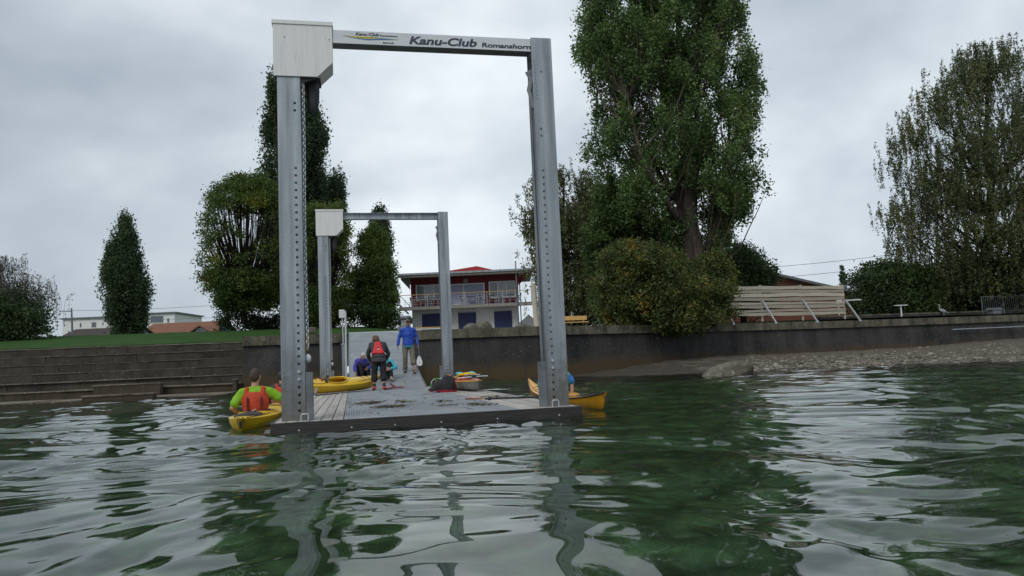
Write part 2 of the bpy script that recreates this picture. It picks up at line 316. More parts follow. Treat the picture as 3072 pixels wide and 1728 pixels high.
# ------------------------------------------------------------------ water
def wave_height(X, Y):
    r = np.random.default_rng(5); h = np.zeros_like(X); 
    wx = X+.55*np.sin(.7*Y+.4*X)+.25*np.sin(1.9*X-.9*Y+1); wy = Y+.45*np.sin(.6*X-.5*Y+2)+.22*np.sin(1.6*Y+1.3*X)
    for i in range(84):
        lam = .20*(11)**(i/83.); k = 2*math.pi/lam
        th = math.radians(90-12)+r.normal(0, .62 if lam > .8 else .85)      # travel roughly along the view, crests across it
        a = .0028*lam**1.08*r.uniform(.5, 1.3)*(1.1 if lam > .9 else .85)
        h += a*np.sin(k*(math.cos(th)*wx+math.sin(th)*wy)+r.uniform(0, 6.28))
    calm = .55+.45*np.sin(.23*X+.6)*np.sin(.19*Y+.31*X+1.2)
    fine = np.zeros_like(X)
    for i in range(26):
        lam = .11*(3.2)**(i/25.); k = 2*math.pi/lam; th = r.uniform(0, 6.28)
        fine += .0016*lam**1.0*np.sin(k*(math.cos(th)*wx*.8+math.sin(th)*wy*1.2)+r.uniform(0, 6.28))
    return h*(.72+.28*calm)+fine*np.clip(calm*1.4-.35, 0.05, 1)
def make_water():
    az = np.concatenate([np.linspace(-math.pi, -1.0, 90, endpoint=False), np.linspace(-1.0, 1.0, 1050, endpoint=False), np.linspace(1.0, math.pi, 90, endpoint=False)])+YAW
    rad = np.concatenate([np.linspace(.15, 2.2, 24, endpoint=False), 2.2*(40/2.2)**np.linspace(0, 1, 620, endpoint=False), 40*(3000/40)**np.linspace(0, 1, 30)])
    A, Rr = np.meshgrid(az, rad); X = CAM[0]+np.sin(A)*Rr; Y = CAM[1]+np.cos(A)*Rr
    Z = wave_height(X, Y)*np.clip((90-Rr)/50, 0, 1)*np.clip(Rr/1.2, .2, 1)
    nr, na = X.shape; V = np.stack([X, Y, Z], -1).reshape(-1, 3)
    i = np.arange(nr-1)[:, None]*na; j = np.arange(na)[None, :]; j2 = (j+1) % na
    F = np.stack([i+j, i+j2, i+na+j2, i+na+j], -1).reshape(-1, 4)
    V = np.vstack([V, [[CAM[0], CAM[1], 0]]])
    m, nt, N, L, B = node_mat('lake_water')
    B.inputs['Base Color'].default_value = (.62, .75, .69, 1); B.inputs['Roughness'].default_value = .015; B.inputs['IOR'].default_value = 1.333; B.inputs['Transmission Weight'].default_value = 1
    o = npmesh('water', V, F, m, smooth=True); tag(o, kind='structure'); return o
make_water()
# ------------------------------------------------------------------ lake bed, beach, land
WALL = [(3.30, 24.9), (6.0, 24.4), (9.5, 24.5), (13.5, 26.0), (22.0, 29.3), (31.0, 30.9), (44.0, 31.2), (70., 31.)]
def wall_y(x):
    if x < -3.9: return 30.1
    if x < 3.3: return 26.0
    return float(np.interp(x, [p[0] for p in WALL], [p[1] for p in WALL]))
def land_z(x, y):
    t = max(0, y-30); zl = 2.40+min(t*.082, 1.68)
    t2 = max(0, y-26); zr = 2.34+min(t2*.031, 1.0)
    s = min(1, max(0, (x-1)/9)); s = s*s*(3-2*s); return zl*(1-s)+zr*s
def make_ground():
    xs = np.concatenate([[-700, -300, -120, -80], np.arange(-60, 80, 2.), [90, 120, 300, 700]]); xs = np.sort(np.concatenate([xs, [-3.91, -3.89, 3.29, 3.31]])); ts = np.concatenate([np.linspace(0, 40, 30), [60, 100, 200, 400, 900]])
    V = [(x, wall_y(x)+.35+t, land_z(x, wall_y(x)+.35+t)+.04*mnoise.noise(Vector((x*.3, t*.3, 0)))*(t > 2)) for x in xs for t in ts]
    nx, ny = len(xs), len(ts); F = [(i*ny+j, i*ny+j+1, (i+1)*ny+j+1, (i+1)*ny+j) for i in range(nx-1) for j in range(ny-1)]
    g = mat('lawn', (.022, .060, .012), .9, 0, (.038, .088, .018), .5, detail=6, col3=(.03, .07, .012), bump=.6, bscale=20, spec=.08)
    tag(npmesh('lawn', V, np.array(F)[:, ::-1], g, True), kind='structure')
    m, nt, N, L, B = node_mat('lake_bed_stones'); B.inputs['Roughness'].default_value = .95
    tc = N.new('ShaderNodeTexCoord'); v = N.new('ShaderNodeTexVoronoi'); v.inputs['Scale'].default_value = 4.5; n = N.new('ShaderNodeTexNoise'); n.inputs['Scale'].default_value = 1.4; n.inputs['Detail'].default_value = 9; n.inputs['Roughness'].default_value = .7
    L.new(tc.outputs['Object'], n.inputs['Vector']); ad = N.new('ShaderNodeMix'); ad.data_type = 'RGBA'; ad.inputs[0].default_value = .35; L.new(tc.outputs['Object'], ad.inputs[6]); L.new(n.outputs['Color'], ad.inputs[7]); L.new(ad.outputs[2], v.inputs['Vector'])
    r = N.new('ShaderNodeValToRGB'); e = r.color_ramp.elements; e[0].position = .3; e[0].color = (.030, .066, .036, 1); e[1].position = .72; e[1].color = (.15, .25, .12, 1); L.new(n.outputs[0], r.inputs[0])
    r2 = N.new('ShaderNodeValToRGB'); r2.color_ramp.elements[0].color = (1.3, 1.3, 1.2, 1); r2.color_ramp.elements[1].color = (.35, .38, .33, 1); r2.color_ramp.elements[0].position = .1; r2.color_ramp.elements[1].position = .75; L.new(v.outputs['Distance'], r2.inputs[0])
    mu = N.new('ShaderNodeMix'); mu.data_type = 'RGBA'; mu.blend_type = 'MULTIPLY'; mu.inputs[0].default_value = 1; L.new(r.outputs[0], mu.inputs[6]); L.new(r2.outputs[0], mu.inputs[7]); L.new(mu.outputs[2], B.inputs['Base Color'])
    V = []; xs = np.linspace(-90, 90, 181); ys = np.linspace(-60, 36, 193)
    for x in xs:
        for y in ys:
            z = -1.35+.22*mnoise.noise(Vector((x*.22, y*.22, 3)))+.10*mnoise.noise(Vector((x*1.1, y*1.1, 7)))
            if y > 12: z += .55*min(1, (y-12)/12)
            z += .25*min(1, max(0, (x-3)/12))
            V.append((x, y, z))
    ny = len(ys); F = [(i*ny+j, i*ny+j+1, (i+1)*ny+j+1, (i+1)*ny+j) for i in range(len(xs)-1) for j in range(ny-1)]
    tag(npmesh('lake_bed', V, np.array(F)[:, ::-1], m, True), kind='structure')
make_ground()
def forecourt():
    xs = np.linspace(6, 40, 18); V = [(x, y, land_z(x, y)+.03) for x in xs for y in np.linspace(wall_y(x)+.8 if False else 31.5, 74, 22)]
    F = [(i*22+j, (i+1)*22+j, (i+1)*22+j+1, i*22+j+1) for i in range(17) for j in range(21)]
    tag(npmesh('forecourt', V, F, mat('pale_gravel_paving', (.26, .25, .235), .9, 0, (.34, .33, .31), 1.2, spec=.1), True), kind='structure')
forecourt()
# wall foot (px) and waterline (px) of the beach on the right
WL = [(1440, 949), (1560, 947), (1677, 944), (1800, 938), (1921, 933), (2071, 930), (2180, 924), (2288, 917), (2430, 913), (2576, 909), (2800, 898)]
FT = [(1440, 946), (1560, 928), (1677, 908), (1800, 895), (1921, 892), (2071, 885), (2180, 880), (2288, 874), (2430, 862), (2576, 850), (2800, 838)]
def make_beach():
    rows = []
    for (a, b), (c, d) in zip(WL, FT):
        w = atz(a, b, 0)
        # foot of the bank: where the view ray meets the wall face
        best = None
        for x in np.linspace(4, 60, 400):
            P = aty(c, d, wall_y(x)); 
            if best is None or abs(P[0]-x) < best[0]: best = (abs(P[0]-x), P)
        f = best[1]; out = w-(f-w)/max(1e-3, np.linalg.norm((f-w)[:2]))*7
        rows.append([np.array([out[0], out[1], -1.5]), np.array([w[0]*.8+out[0]*.2, w[1]*.8+out[1]*.2, -.12]), w, f, f+np.array([.1, .7, .02])])
    V = []; K = 60; S = 14
    R = np.array(rows); T = np.linspace(0, len(rows)-1, 150)
    for t in T:
        i = min(int(t), len(rows)-2); q = R[i]*(1-(t-i))+R[i+1]*(t-i)
        for s in np.linspace(0, 4, K):
            j = min(int(s), 3); p = q[j]*(1-(s-j))+q[j+1]*(s-j)
            if 1.6 < s < 4: 
                a = .07*mnoise.noise(Vector((p[0]*.9, p[1]*.9, 0)))+.05*mnoise.noise(Vector((p[0]*2.7, p[1]*2.7, 4)))
                if s > 2: a += .10*math.sin((s-2)*math.pi)*(.5+.5*mnoise.noise(Vector((p[0]*.25, 1, 1))))
                p = p+np.array([0, 0, a])
            V.append(tuple(p))
    F = [(i*K+j, (i+1)*K+j, (i+1)*K+j+1, i*K+j+1) for i in range(len(T)-1) for j in range(K-1)]
    m, nt, N, L, B = node_mat('gravel_bank'); B.inputs['Roughness'].default_value = .95
    g = N.new('ShaderNodeNewGeometry'); v = N.new('ShaderNodeTexVoronoi'); v.inputs['Scale'].default_value = 13; L.new(g.outputs['Position'], v.inputs['Vector'])
    r = N.new('ShaderNodeValToRGB'); e = r.color_ramp.elements; e[0].color = (.04, .033, .025, 1); e[1].color = (.165, .14, .105, 1); sp = N.new('ShaderNodeSeparateColor'); L.new(v.outputs['Color'], sp.inputs[0]); L.new(sp.outputs[0], r.inputs[0])
    n = N.new('ShaderNodeTexNoise'); n.inputs['Scale'].default_value = .8; n.inputs['Detail'].default_value = 7; L.new(g.outputs['Position'], n.inputs['Vector'])
    sx = N.new('ShaderNodeSeparateXYZ'); L.new(g.outputs['Position'], sx.inputs[0])
    a1 = N.new('ShaderNodeMath'); a1.operation = 'MULTIPLY_ADD'; a1.inputs[1].default_value = -26.; a1.inputs[2].default_value = 12.; L.new(n.outputs[0], a1.inputs[0])
    a2 = N.new('ShaderNodeMath'); a2.operation = 'ADD'; L.new(a1.outputs[0], a2.inputs[0]); L.new(sx.outputs[0], a2.inputs[1])     # shingle thins out to mud towards the jetty
    mr = N.new('ShaderNodeMapRange'); L.new(a2.outputs[0], mr.inputs[0]); mr.inputs[1].default_value = 14; mr.inputs[2].default_value = 19
    mx = N.new('ShaderNodeMix'); mx.data_type = 'RGBA'; L.new(mr.outputs[0], mx.inputs[0]); mx.inputs[6].default_value = (.042, .032, .020, 1); L.new(r.outputs[0], mx.inputs[7])
    L.new(mx.outputs[2], B.inputs['Base Color']); b = N.new('ShaderNodeBump'); b.inputs['Strength'].default_value = .8; b.inputs['Distance'].default_value = .05; L.new(v.outputs['Distance'], b.inputs['Height']); L.new(b.outputs[0], B.inputs['Normal'])
    tag(npmesh('beach', V, F, m, True), kind='structure')
    # loose stones
    V = []; F = []; ico = bmesh.new(); bmesh.ops.create_icosphere(ico, subdivisions=1, radius=1); iv = np.array([v.co[:] for v in ico.verts]); fi = np.array([[v.index for v in f.verts] for f in ico.faces]); ico.free()
    for k in range(2600):
        t = RNG.uniform(3.6, len(rows)-1.01); s = 2+abs(RNG.normal(0, .33)); i = int(t); 
        if s > 2.95: continue
        q = R[i]*(1-(t-i))+R[i+1]*(t-i); p = q[2]*(3-s)+q[3]*(s-2)
        p[2] += .07*mnoise.noise(Vector((p[0]*.9, p[1]*.9, 0)))+.05*mnoise.noise(Vector((p[0]*2.7, p[1]*2.7, 4)))+.10*math.sin((s-2)*math.pi)*(.5+.5*mnoise.noise(Vector((p[0]*.25, 1, 1))))
        r = RNG.uniform(.025, .10)*(1 if RNG.random() < .9 else 1.8); a = RNG.uniform(0, 6.28); c, d = math.cos(a), math.sin(a)
        w = iv*np.array([r, r*.7, r*.45])*RNG.uniform(.8, 1.2, (len(iv), 1)); w = np.stack([w[:, 0]*c-w[:, 1]*d, w[:, 0]*d+w[:, 1]*c, w[:, 2]], 1)+p
        F.append(fi+len(V)*len(iv)); V.append(w)
    st = mat('shingle_stones', (.14, .12, .095), .9, rnd=.6, col2=(.24, .22, .18), scale=1.5)
    tag(npmesh('gravel', np.vstack(V), np.vstack(F), st, False), 'pale shingle stones strewn along the right shore below the wall', 'gravel', kind='stuff')
make_beach()
# ------------------------------------------------------------------ quay walls and steps
def wall_run(pts, z0, z1, th, cop, over, name, label):
    """wall along a polyline, with a projecting coping as its part"""
    root = empty(name, (pts[0][0], pts[0][1], z0), 0, label, 'wall')
    def strip(off0, off1, za, zb, dx=0):
        mb = MB(); n = len(pts); P = []
        for i, (x, y) in enumerate(pts):
            a = Vector(pts[max(0, i-1)]); b = Vector(pts[min(n-1, i+1)]); d = (b-a).normalized(); nrm = Vector((-d.y, d.x))
            P.append((Vector((x, y))+nrm*off0, Vector((x, y))+nrm*off1))
        vs = []; 
        for p, q in P: vs += [(p.x, p.y, za), (q.x, q.y, za), (q.x, q.y, zb), (p.x, p.y, zb)]
        fs = [[i*4+k, (i+1)*4+k, (i+1)*4+(k+1) % 4, i*4+(k+1) % 4] for i in range(n-1) for k in range(4)]+[[0, 1, 2, 3], [4*(n-1)+3, 4*(n-1)+2, 4*(n-1)+1, 4*(n-1)]]
        return mb.add(vs, fs)
    L0 = (pts[0][0], pts[0][1], z0)
    strip(0, th, z0, z1-cop).build('wall_face', M['wall'], root, loc=L0)
    strip(-over, th+.05, z1-cop, z1).build('coping', M['coping'], root, loc=L0)
    if len(pts) > 12:          # casting joints in wall and coping
        for i in range(2, len(pts)-6, 3):
            x, y = pts[i]; MB().box((x-.018, y-.004, z0), (x+.018, y+.02, z1-cop-.002)).build('joint', M['black'], root, loc=L0); MB().box((x-.01, y-over-.004, z1-cop+.01), (x+.01, y-over+.02, z1-.005)).build('joint', M['black'], root, loc=L0)
    return root
def fine(pts, n=6):
    out = []
    for a, b in zip(pts[:-1], pts[1:]): out += [(a[0]+(b[0]-a[0])*k/n, a[1]+(b[1]-a[1])*k/n) for k in range(n)]
    return out+[pts[-1]]
wall_run(fine(WALL), -1.3, LAND, .6, .42, .12, 'quay_wall', 'long dark quay wall with mossy coping right of the ramp')
wall_run([(-3.75, 25.7), (.78, 25.9)], -1.3, 2.42, 4.6, .42, .12, 'wall_block', 'short concrete quay wall between the steps and the ramp')
def steps():
    root = empty('quay_steps', (-20, 30, 0), 0, 'broad stained concrete steps down to the lake left of the jetty', 'steps'); L0 = (-20, 30, 0)
    ys = [29.9, 29.15, 28.35, 27.55, 26.5, 24.7, 21.6]; top = [2.38, 1.98, 1.58, 1.18, .78, .40, .05]
    for i, (y, z) in enumerate(zip(ys, top)):
        mb = MB(); nb = MB(); y2 = ys[i-1]+.02 if i else 30.6; 
        segs = np.sort(np.concatenate([np.linspace(-70, -3.76, 30), RNG.uniform(-40, -5, 8)]))
        for a, b in zip(segs[:-1], segs[1:]):
            j = .012*math.sin(a*5+i*3); h = .01*math.sin(a*3.3+i)
            mb.box((a+.004, y+j, z-.55), (b-.004, y2, z+h-.051))
            dj = random.choice([0, 0, .0, .05, .09]); pr = .11 if i > 3 else .035; nb.box((a+.002, y+j-pr+dj*pr*7, z+h-.05), (b-.002, y2-.13, z+h-dj*.15))
        st = mb.build('step', M['conc'], root, loc=L0); nb.build('nosing', M['nosing'] if i > 3 or i == 0 else M['conc2'], st, loc=L0)
    for (u0, u1, v, y, z) in ((235, 403, 963, 24.1, .56), (206, 385, 997, 21.0, .20), (585, 650, 955, 24.1, .56)):     # separate low kerb blocks left on the treads
        a = aty(u0, v, y)[0]; b = min(aty(u1, v, y)[0], -3.8); st = MB().box((a, y, z-.5), (b, y+.55, z-.04)).build('step', M['conc'], root, loc=L0); MB().box((a-.02, y-.03, z-.04), (b+.02, y+.56, z+.012)).build('nosing', M['nosing'], st, loc=L0)
    mb = MB(); mb.add([(-70, 21.65, .0), (-3.76, 21.65, .0), (-3.76, 17.5, -1.0), (-70, 17.5, -1.0)], [(0, 3, 2, 1)]); mb.build('apron', M['conc'], root, loc=L0)
steps()
# upper wall set back at the far right
wall_run([(30.5, 33.6), (41.3, 34.0), (70, 34)], 2.2, 2.86, .35, .1, .03, 'garden_wall', 'low dark wall set back behind the quay at far right')
# ------------------------------------------------------------------ trees
def leaf_cloud(C, n, sig, size, rng, up=0., flat=None):
    """n leaves round each centre; returns quads"""
    C = np.asarray(C); N = len(C)*n; P = np.repeat(C, n, 0)+rng.normal(0, 1, (N, 3))*np.asarray(sig)
    a = rng.normal(0, 1, (N, 3)); a[:, 2] += up; a /= np.linalg.norm(a, axis=1)[:, None]
    b = np.cross(a, rng.normal(0, 1, (N, 3))); b /= np.linalg.norm(b, axis=1)[:, None]
    s = size*rng.uniform(.6, 1.3, (N, 1)); V = np.stack([P-a*s*.6, P+b*s*.36, P+a*s*.6, P-b*s*.36], 1).reshape(-1, 3)
    return V, np.arange(N*4).reshape(-1, 4)
def tubes(paths, radii, n=5):
    """paths (N,S,3), radii (N,S)"""
    P = np.asarray(paths, float); Rr = np.asarray(radii, float); N, S, _ = P.shape
    d = np.gradient(P, axis=1); d /= np.linalg.norm(d, axis=2)[..., None]+1e-9
    ref = np.where(np.abs(d[..., 2:3]) < .9, np.array([0, 0, 1.]), np.array([1., 0, 0])); ref[:] = ref[:, :1]
    u = np.cross(d, ref); u /= np.linalg.norm(u, axis=2)[..., None]+1e-9; w = np.cross(d, u)
    t = np.arange(n)*2*math.pi/n; V = P[:, :, None]+(u[:, :, None]*np.cos(t)[:, None]+w[:, :, None]*np.sin(t)[:, None])*Rr[:, :, None, None]
    i = np.arange(N)[:, None, None]*S*n; s = np.arange(S-1)[None, :, None]*n; j = np.arange(n)[None, None, :]; j2 = (j+1) % n
    F = np.stack([i+s+j, i+s+j2, i+s+n+j2, i+s+n+j], -1).reshape(-1, 4); return V.reshape(-1, 3), F
def outline_pts(outline, y0, n, rng, depth=.9, rho_p=.42, keep=None, gap=.0, gscale=.4, jag=.16, jf=.05):
    """points inside a crown whose silhouette is the outline; real depth as deep as it is wide"""
    o = np.array(outline, float); out = []; wid = o[:, 2]-o[:, 1]; tries = 0
    vmin, vmax = o[0, 0], o[-1, 0]; wm = wid.max()
    while len(out) < n and tries < n*40:
        tries += 1; v = rng.uniform(vmin, vmax); l = np.interp(v, o[:, 0], o[:, 1]); r = np.interp(v, o[:, 0], o[:, 2])
        if rng.random() > (r-l)/wm*1.0+.04: continue
        l += (r-l)*.5*jag*mnoise.noise(Vector((v*jf, y0, 1.7))); r += (r-l)*.5*jag*mnoise.noise(Vector((v*jf, y0, 9.3)))
        rho = rng.random()**rho_p; th = rng.uniform(0, 2*math.pi); s = rho*math.cos(th); d = rho*math.sin(th)
        if keep and rng.random() > keep((v-vmin)/(vmax-vmin), rho, s): continue
        P = aty((l+r)/2+s*(r-l)/2, v, y0); hw = (r-l)/2/1905*(y0-CAM[1])
        P = P+np.array([0, d*hw*depth, 0])
        if gap and mnoise.noise(Vector(P)*gscale) < gap-.5: continue
        out.append(P)
    return np.array(out)
def tree(name, label, group, outline, y0, base, mat_, bark, n=250, nl=60, sig=(.5, .5, .5), size=.2, trunk_r=.35, rise=1.2, seed=1, limbs=None, nb=None, keep=None, gap=0, gscale=.4, rho_p=.42, depth=.9, top=None, weep=0, cat='tree', extra=None, bend=.5, wander=.0, br=.055, jag=.16, jf=.05, fan=0):
    rng = np.random.default_rng(seed); C = outline_pts(outline, y0, n, rng, depth, rho_p, keep, gap, gscale, jag, jf)
    b = aty(base[0], base[1], y0); b[2] = land_z(b[0], b[1])-.2 if base[1] > 0 else b[2]
    o = np.array(outline, float)
    if top is None: tp = aty((o[1, 1]+o[1, 2])/2, o[1, 0], y0)
    else: tp = aty(top[0], top[1], y0)
    root = empty(name, tuple(b), 0, label, cat, group)
    # trunk and limbs: list of polylines
    T = np.linspace(0, 1, 9)[:, None]; tr = b+(tp-b)*T; tr[1:-1, :2] += rng.normal(0, trunk_r*.35, (7, 2)); lims = [(tr, trunk_r*(1-.93*T[:, 0])**.8+.02)]
    if limbs:
        lims = []
        for px, r0, r1 in limbs:
            pts = np.array([aty(u, v, y0+dy) for u, v, dy in px]); k = 12; t = np.linspace(0, len(pts)-1, k); pp = np.stack([np.interp(t, range(len(pts)), pts[:, i]) for i in range(3)], 1); 
            lims.append((pp, np.linspace(r0, r1, k)))
    V, F = [], []; off = 0
    def push(v, f):
        nonlocal off; V.append(v); F.append(f+off); off += len(v)
    for p, r in lims:
        if len(p) >= 3:   # flare at the foot and round the polyline
            v, f = tubes(p[None], r[None], 10); push(v, f)
    # branches
    nb = nb or len(C)//2; idx = rng.choice(len(C), min(nb, len(C)), replace=False); LP = np.vstack([np.repeat(p, 1, 0) for p, _ in lims]); LR = np.concatenate([r for _, r in lims])
    paths, rad = [], []; S = 7
    CT = C
    if fan: CT = outline_pts(outline, y0, fan, rng, depth, .18, None, 0, 1, jag, jf); idx = range(len(CT))
    if fan:
        T0, TR = lims[0]
        for c in CT:
            a = T0[int(rng.integers(len(T0)//2, len(T0)))]; ln = np.linalg.norm(c-a); t = np.linspace(0, 1, S)[:, None]; m_ = a+(c-a)*.45; m_[:2] += (c-a)[:2]*.10; m_[2] -= 0
            p = a*(1-t)**2+2*m_*t*(1-t)+c*t**2; p[1:-1] += rng.normal(0, .03, (S-2, 3)); paths.append(p); rad.append(np.linspace(.058, .014, S))
        idx = []
    for i in idx:
        c = CT[i]; hd = np.linalg.norm(LP[:, :2]-c[:2], axis=1); want = c[2]-rise*hd; cost = np.abs(LP[:, 2]-want)+hd*.6; j = int(np.argmin(cost+rng.uniform(0, .8, len(cost)))); a = LP[j]
        ln = np.linalg.norm(c-a); mid = a*(1-bend)+c*bend; mid[:2] += (c-a)[:2]*(.22 if rise > .5 else .0); mid[2] -= ln*.06*(1 if rise > .3 else -1.)
        t = np.linspace(0, 1, S)[:, None]; p = a*(1-t)**2+2*mid*t*(1-t)+c*t**2; p[1:-1] += rng.normal(0, ln*.012+wander, (S-2, 3))
        paths.append(p); r0 = min(LR[j]*.7, br*(.35+ln*.13)); rad.append(np.linspace(r0, .012, S))
    if paths: v, f = tubes(paths, rad, 5); push(v, f)
    cols = []
    if weep:
        # hanging strands from every clump
        st, sr, LC = [], [], []
        for c in C:
            for q in range(4):
                s0 = c+rng.normal(0, .55, 3)*np.array([1, 1, .4]); L = weep*rng.uniform(.4, 1.3); dx = rng.normal(0, .12, 2); t = np.linspace(0, 1, 6)[:, None]
                p = s0+np.concatenate([dx*t*L*.5+.12*np.sin(t*3)*dx/.12, -L*t**1.25], 1); st.append(p); sr.append(np.linspace(.012, .006, 6))
                k = max(3, int(L/.14)); tt = rng.random(k)[:, None]; LC.append(s0+np.concatenate([dx*tt*L*.5, -L*tt**1.25], 1))
        if len(st) > 1800: 
            q = rng.choice(len(st), 1800, replace=False); st = [st[i] for i in q]; sr = [sr[i] for i in q]
        v, f = tubes(st, sr, 3); push(v, f); LC = np.vstack(LC); cv, cfc = leaf_cloud(LC, max(1, nl), sig, size, rng, -.8)
    else:
        cv, cfc = leaf_cloud(C, nl, sig, size, rng)
    npmesh('trunk', np.vstack(V)-b, np.vstack(F), bark, True, root); npmesh('crown', cv-b, cfc, mat_, False, root)
    return root
def pkeep(t, rho, s):
    if t > .80 and abs(s+.05) < .42: return .12
    if .45 < t <= .80 and abs(s+.08) < .30: return .45
    return 1
# big poplar right of the gantry
BP0 = [(-90, 1500, 1850), (0, 1462, 1882), (60, 1452, 1893), (110, 1438, 1888), (150, 1455, 1865), (200, 1478, 1895), (260, 1490, 1912), (330, 1482, 1906), (420, 1478, 1918), (480, 1490, 1920), (540, 1560, 1895), (590, 1640, 1850), (640, 1700, 1800)]
BP = [(v, l+8, r-10) for v, l, r in BP0]
tree('poplar_tree', 'huge broad poplar with thick forked trunk right of the gantry', None, BP, 31., (1748, 720), L_['poplar'], M['bark'], n=1750, nl=95, sig=(.19, .19, .36), size=.15, rise=1.7, seed=3, nb=330, keep=pkeep, jag=.20, jf=.04, gap=.47, gscale=.55, rho_p=.46, bend=.45,
     limbs=[([(1752, 740, 0), (1745, 660, 0), (1738, 600, 0), (1728, 540, 0)], .80, .52), ([(1738, 610, 0), (1716, 520, .3), (1690, 400, .6), (1668, 240, 1), (1652, 60, 1.2), (1640, -60, 1)], .40, .08),
            ([(1745, 660, 0), (1736, 560, -.3), (1728, 440, -.6), (1715, 260, -.6), (1708, 80, -.4), (1700, -90, 0)], .46, .12), ([(1742, 600, 0), (1742, 500, .8), (1752, 360, 1.4), (1758, 180, 1.6), (1756, 0, 1.2)], .34, .07),
            ([(1755, 690, 0), (1770, 640, -.2), (1795, 590, -.4), (1818, 520, -.4), (1832, 400, -.2), (1836, 260, 0)], .34, .06), ([(1735, 590, 0), (1700, 540, -1.2), (1650, 470, -2), (1608, 380, -2.3), (1580, 250, -2)], .26, .05),
            ([(1728, 540, 0), (1680, 470, 1.6), (1630, 390, 2.4), (1560, 260, 2.6), (1530, 140, 2)], .16, .04), ([(1775, 630, 0), (1810, 600, .8), (1850, 520, 1.2), (1872, 420, 1.2)], .14, .04)])
# dark lombardy poplars behind the left post
tree('poplar_tree', 'tall dark spire of poplar rising directly behind the left gantry post', 'poplars on the lawn', [(215, 684, 700), (260, 664, 715), (330, 650, 760), (420, 645, 800), (520, 650, 812), (620, 668, 815), (720, 690, 812), (800, 720, 800)], 66, (745, 815), L_['dark'], M['barkdark'], n=1000, nl=70, sig=(.26, .26, .85), size=.24, jag=.34, jf=.08, trunk_r=.5, rise=3.2, seed=5, nb=120, gap=.40, gscale=.25, rho_p=.5)
tree('poplar_tree', 'second dark poplar spire seen between the left post and its chain', 'poplars on the lawn', [(228, 748, 766), (290, 735, 805), (340, 730, 818), (460, 735, 822), (600, 740, 820), (700, 745, 815), (800, 755, 805)], 68, (782, 815), L_['dark'], M['barkdark'], n=760, nl=70, sig=(.26, .26, .85), size=.24, jag=.34, jf=.08, trunk_r=.45, rise=3.2, seed=6, nb=90, gap=.42, gscale=.25, rho_p=.5)
tree('poplar_tree', 'shorter dark poplar spire whose tip shows above the white box of the rear gantry', 'poplars on the lawn', [(404, 838, 848), (450, 818, 864), (520, 815, 866), (600, 812, 862), (700, 815, 858), (800, 820, 850)], 70, (835, 815), L_['dark'], M['barkdark'], n=380, nl=66, sig=(.24, .24, .75), size=.23, jag=.4, jf=.09, trunk_r=.35, rise=3, seed=7, nb=60, gap=.40, gscale=.25)
tree('poplar_tree', 'lone dark oval poplar on the lawn far left', 'poplars on the lawn', [(545, 318, 324), (580, 290, 335), (620, 276, 350), (680, 262, 362), (730, 260, 376), (780, 262, 372), (820, 275, 365), (848, 290, 350)], 60, (318, 850), L_['dark'], M['barkdark'], n=760, nl=66, sig=(.17, .17, .50), size=.17, trunk_r=.28, rise=2.6, seed=8, nb=90, gap=.38, gscale=.95, rho_p=.55, jag=.42, jf=.11)
def hkeep(t, rho, s):
    if t < .24: return 1
    if t > .74: return 1
    return .38 if rho > .84 and abs(s) > .5 else (.16 if rho > .8 else .04)
hl = lambda cx, sp, ys: [([(cx, 805, 0), (cx, 778, 0)], .26, .24)]
tree('hornbeam_tree', 'round hornbeam with bare fan of limbs left of the gantry post', 'hornbeams on the lawn', [(446, 588, 655), (460, 560, 682), (485, 530, 708), (540, 508, 735), (620, 500, 742), (700, 508, 738), (745, 520, 722), (775, 560, 690)], 50, (614, 812), L_['horn'], M['barkdark'], n=620, nl=80, sig=(.26, .26, .22), size=.15, trunk_r=.22, rise=2.6, seed=9, keep=hkeep, nb=520, top=(614, 560), bend=.42, rho_p=.3, br=.055, jag=.10, fan=430,
     limbs=[([(614, 815, 0), (614, 775, 0), (614, 740, 0)], .26, .2), ([(614, 745, 0), (606, 640, .3), (604, 500, .4)], .17, .04), ([(614, 750, 0), (640, 640, -.5), (655, 520, -.8)], .14, .03), ([(612, 760, 0), (580, 670, .5), (560, 560, 1)], .13, .03), ([(614, 765, 0), (668, 690, .6), (700, 600, 1)], .12, .03), ([(612, 768, 0), (560, 710, -.8), (525, 620, -1)], .12, .03)])
tree('hornbeam_tree', 'hornbeam with yellow-green top showing behind the front chain', 'hornbeams on the lawn', [(518, 790, 860), (560, 760, 872), (640, 750, 882), (720, 752, 884), (780, 775, 870), (806, 800, 850)], 48, (815, 818), L_['horn'], M['barkdark'], n=460, nl=80, sig=(.25, .25, .22), size=.14, trunk_r=.22, rise=2.6, seed=10, keep=hkeep, nb=320, bend=.42, rho_p=.3, br=.065, jag=.12, fan=260,
     limbs=[([(815, 820, 0), (815, 790, 0), (815, 750, 0)], .24, .18), ([(815, 755, 0), (812, 640, .3), (808, 540, .4)], .15, .03), ([(815, 765, 0), (838, 680, -.5), (855, 600, -.8)], .12, .03), ([(815, 770, 0), (790, 680, .5), (772, 600, 1)], .12, .03)])
def hkeep2(t, rho, s): return 1 if (s > -.1 or t > .5 or t < .3) else .35
tree('hornbeam_tree', 'green cone-shaped hornbeam seen through the rear gantry', 'hornbeams on the lawn', [(575, 925, 950), (600, 905, 968), (660, 890, 985), (720, 882, 995), (770, 880, 1000), (806, 905, 985)], 50, (942, 822), L_['horn'], M['barkdark'], n=620, nl=76, sig=(.2, .2, .26), size=.14, jag=.3, jf=.1, trunk_r=.22, rise=2.2, seed=11, keep=hkeep2, nb=160, bend=.42, rho_p=.45, br=.07)
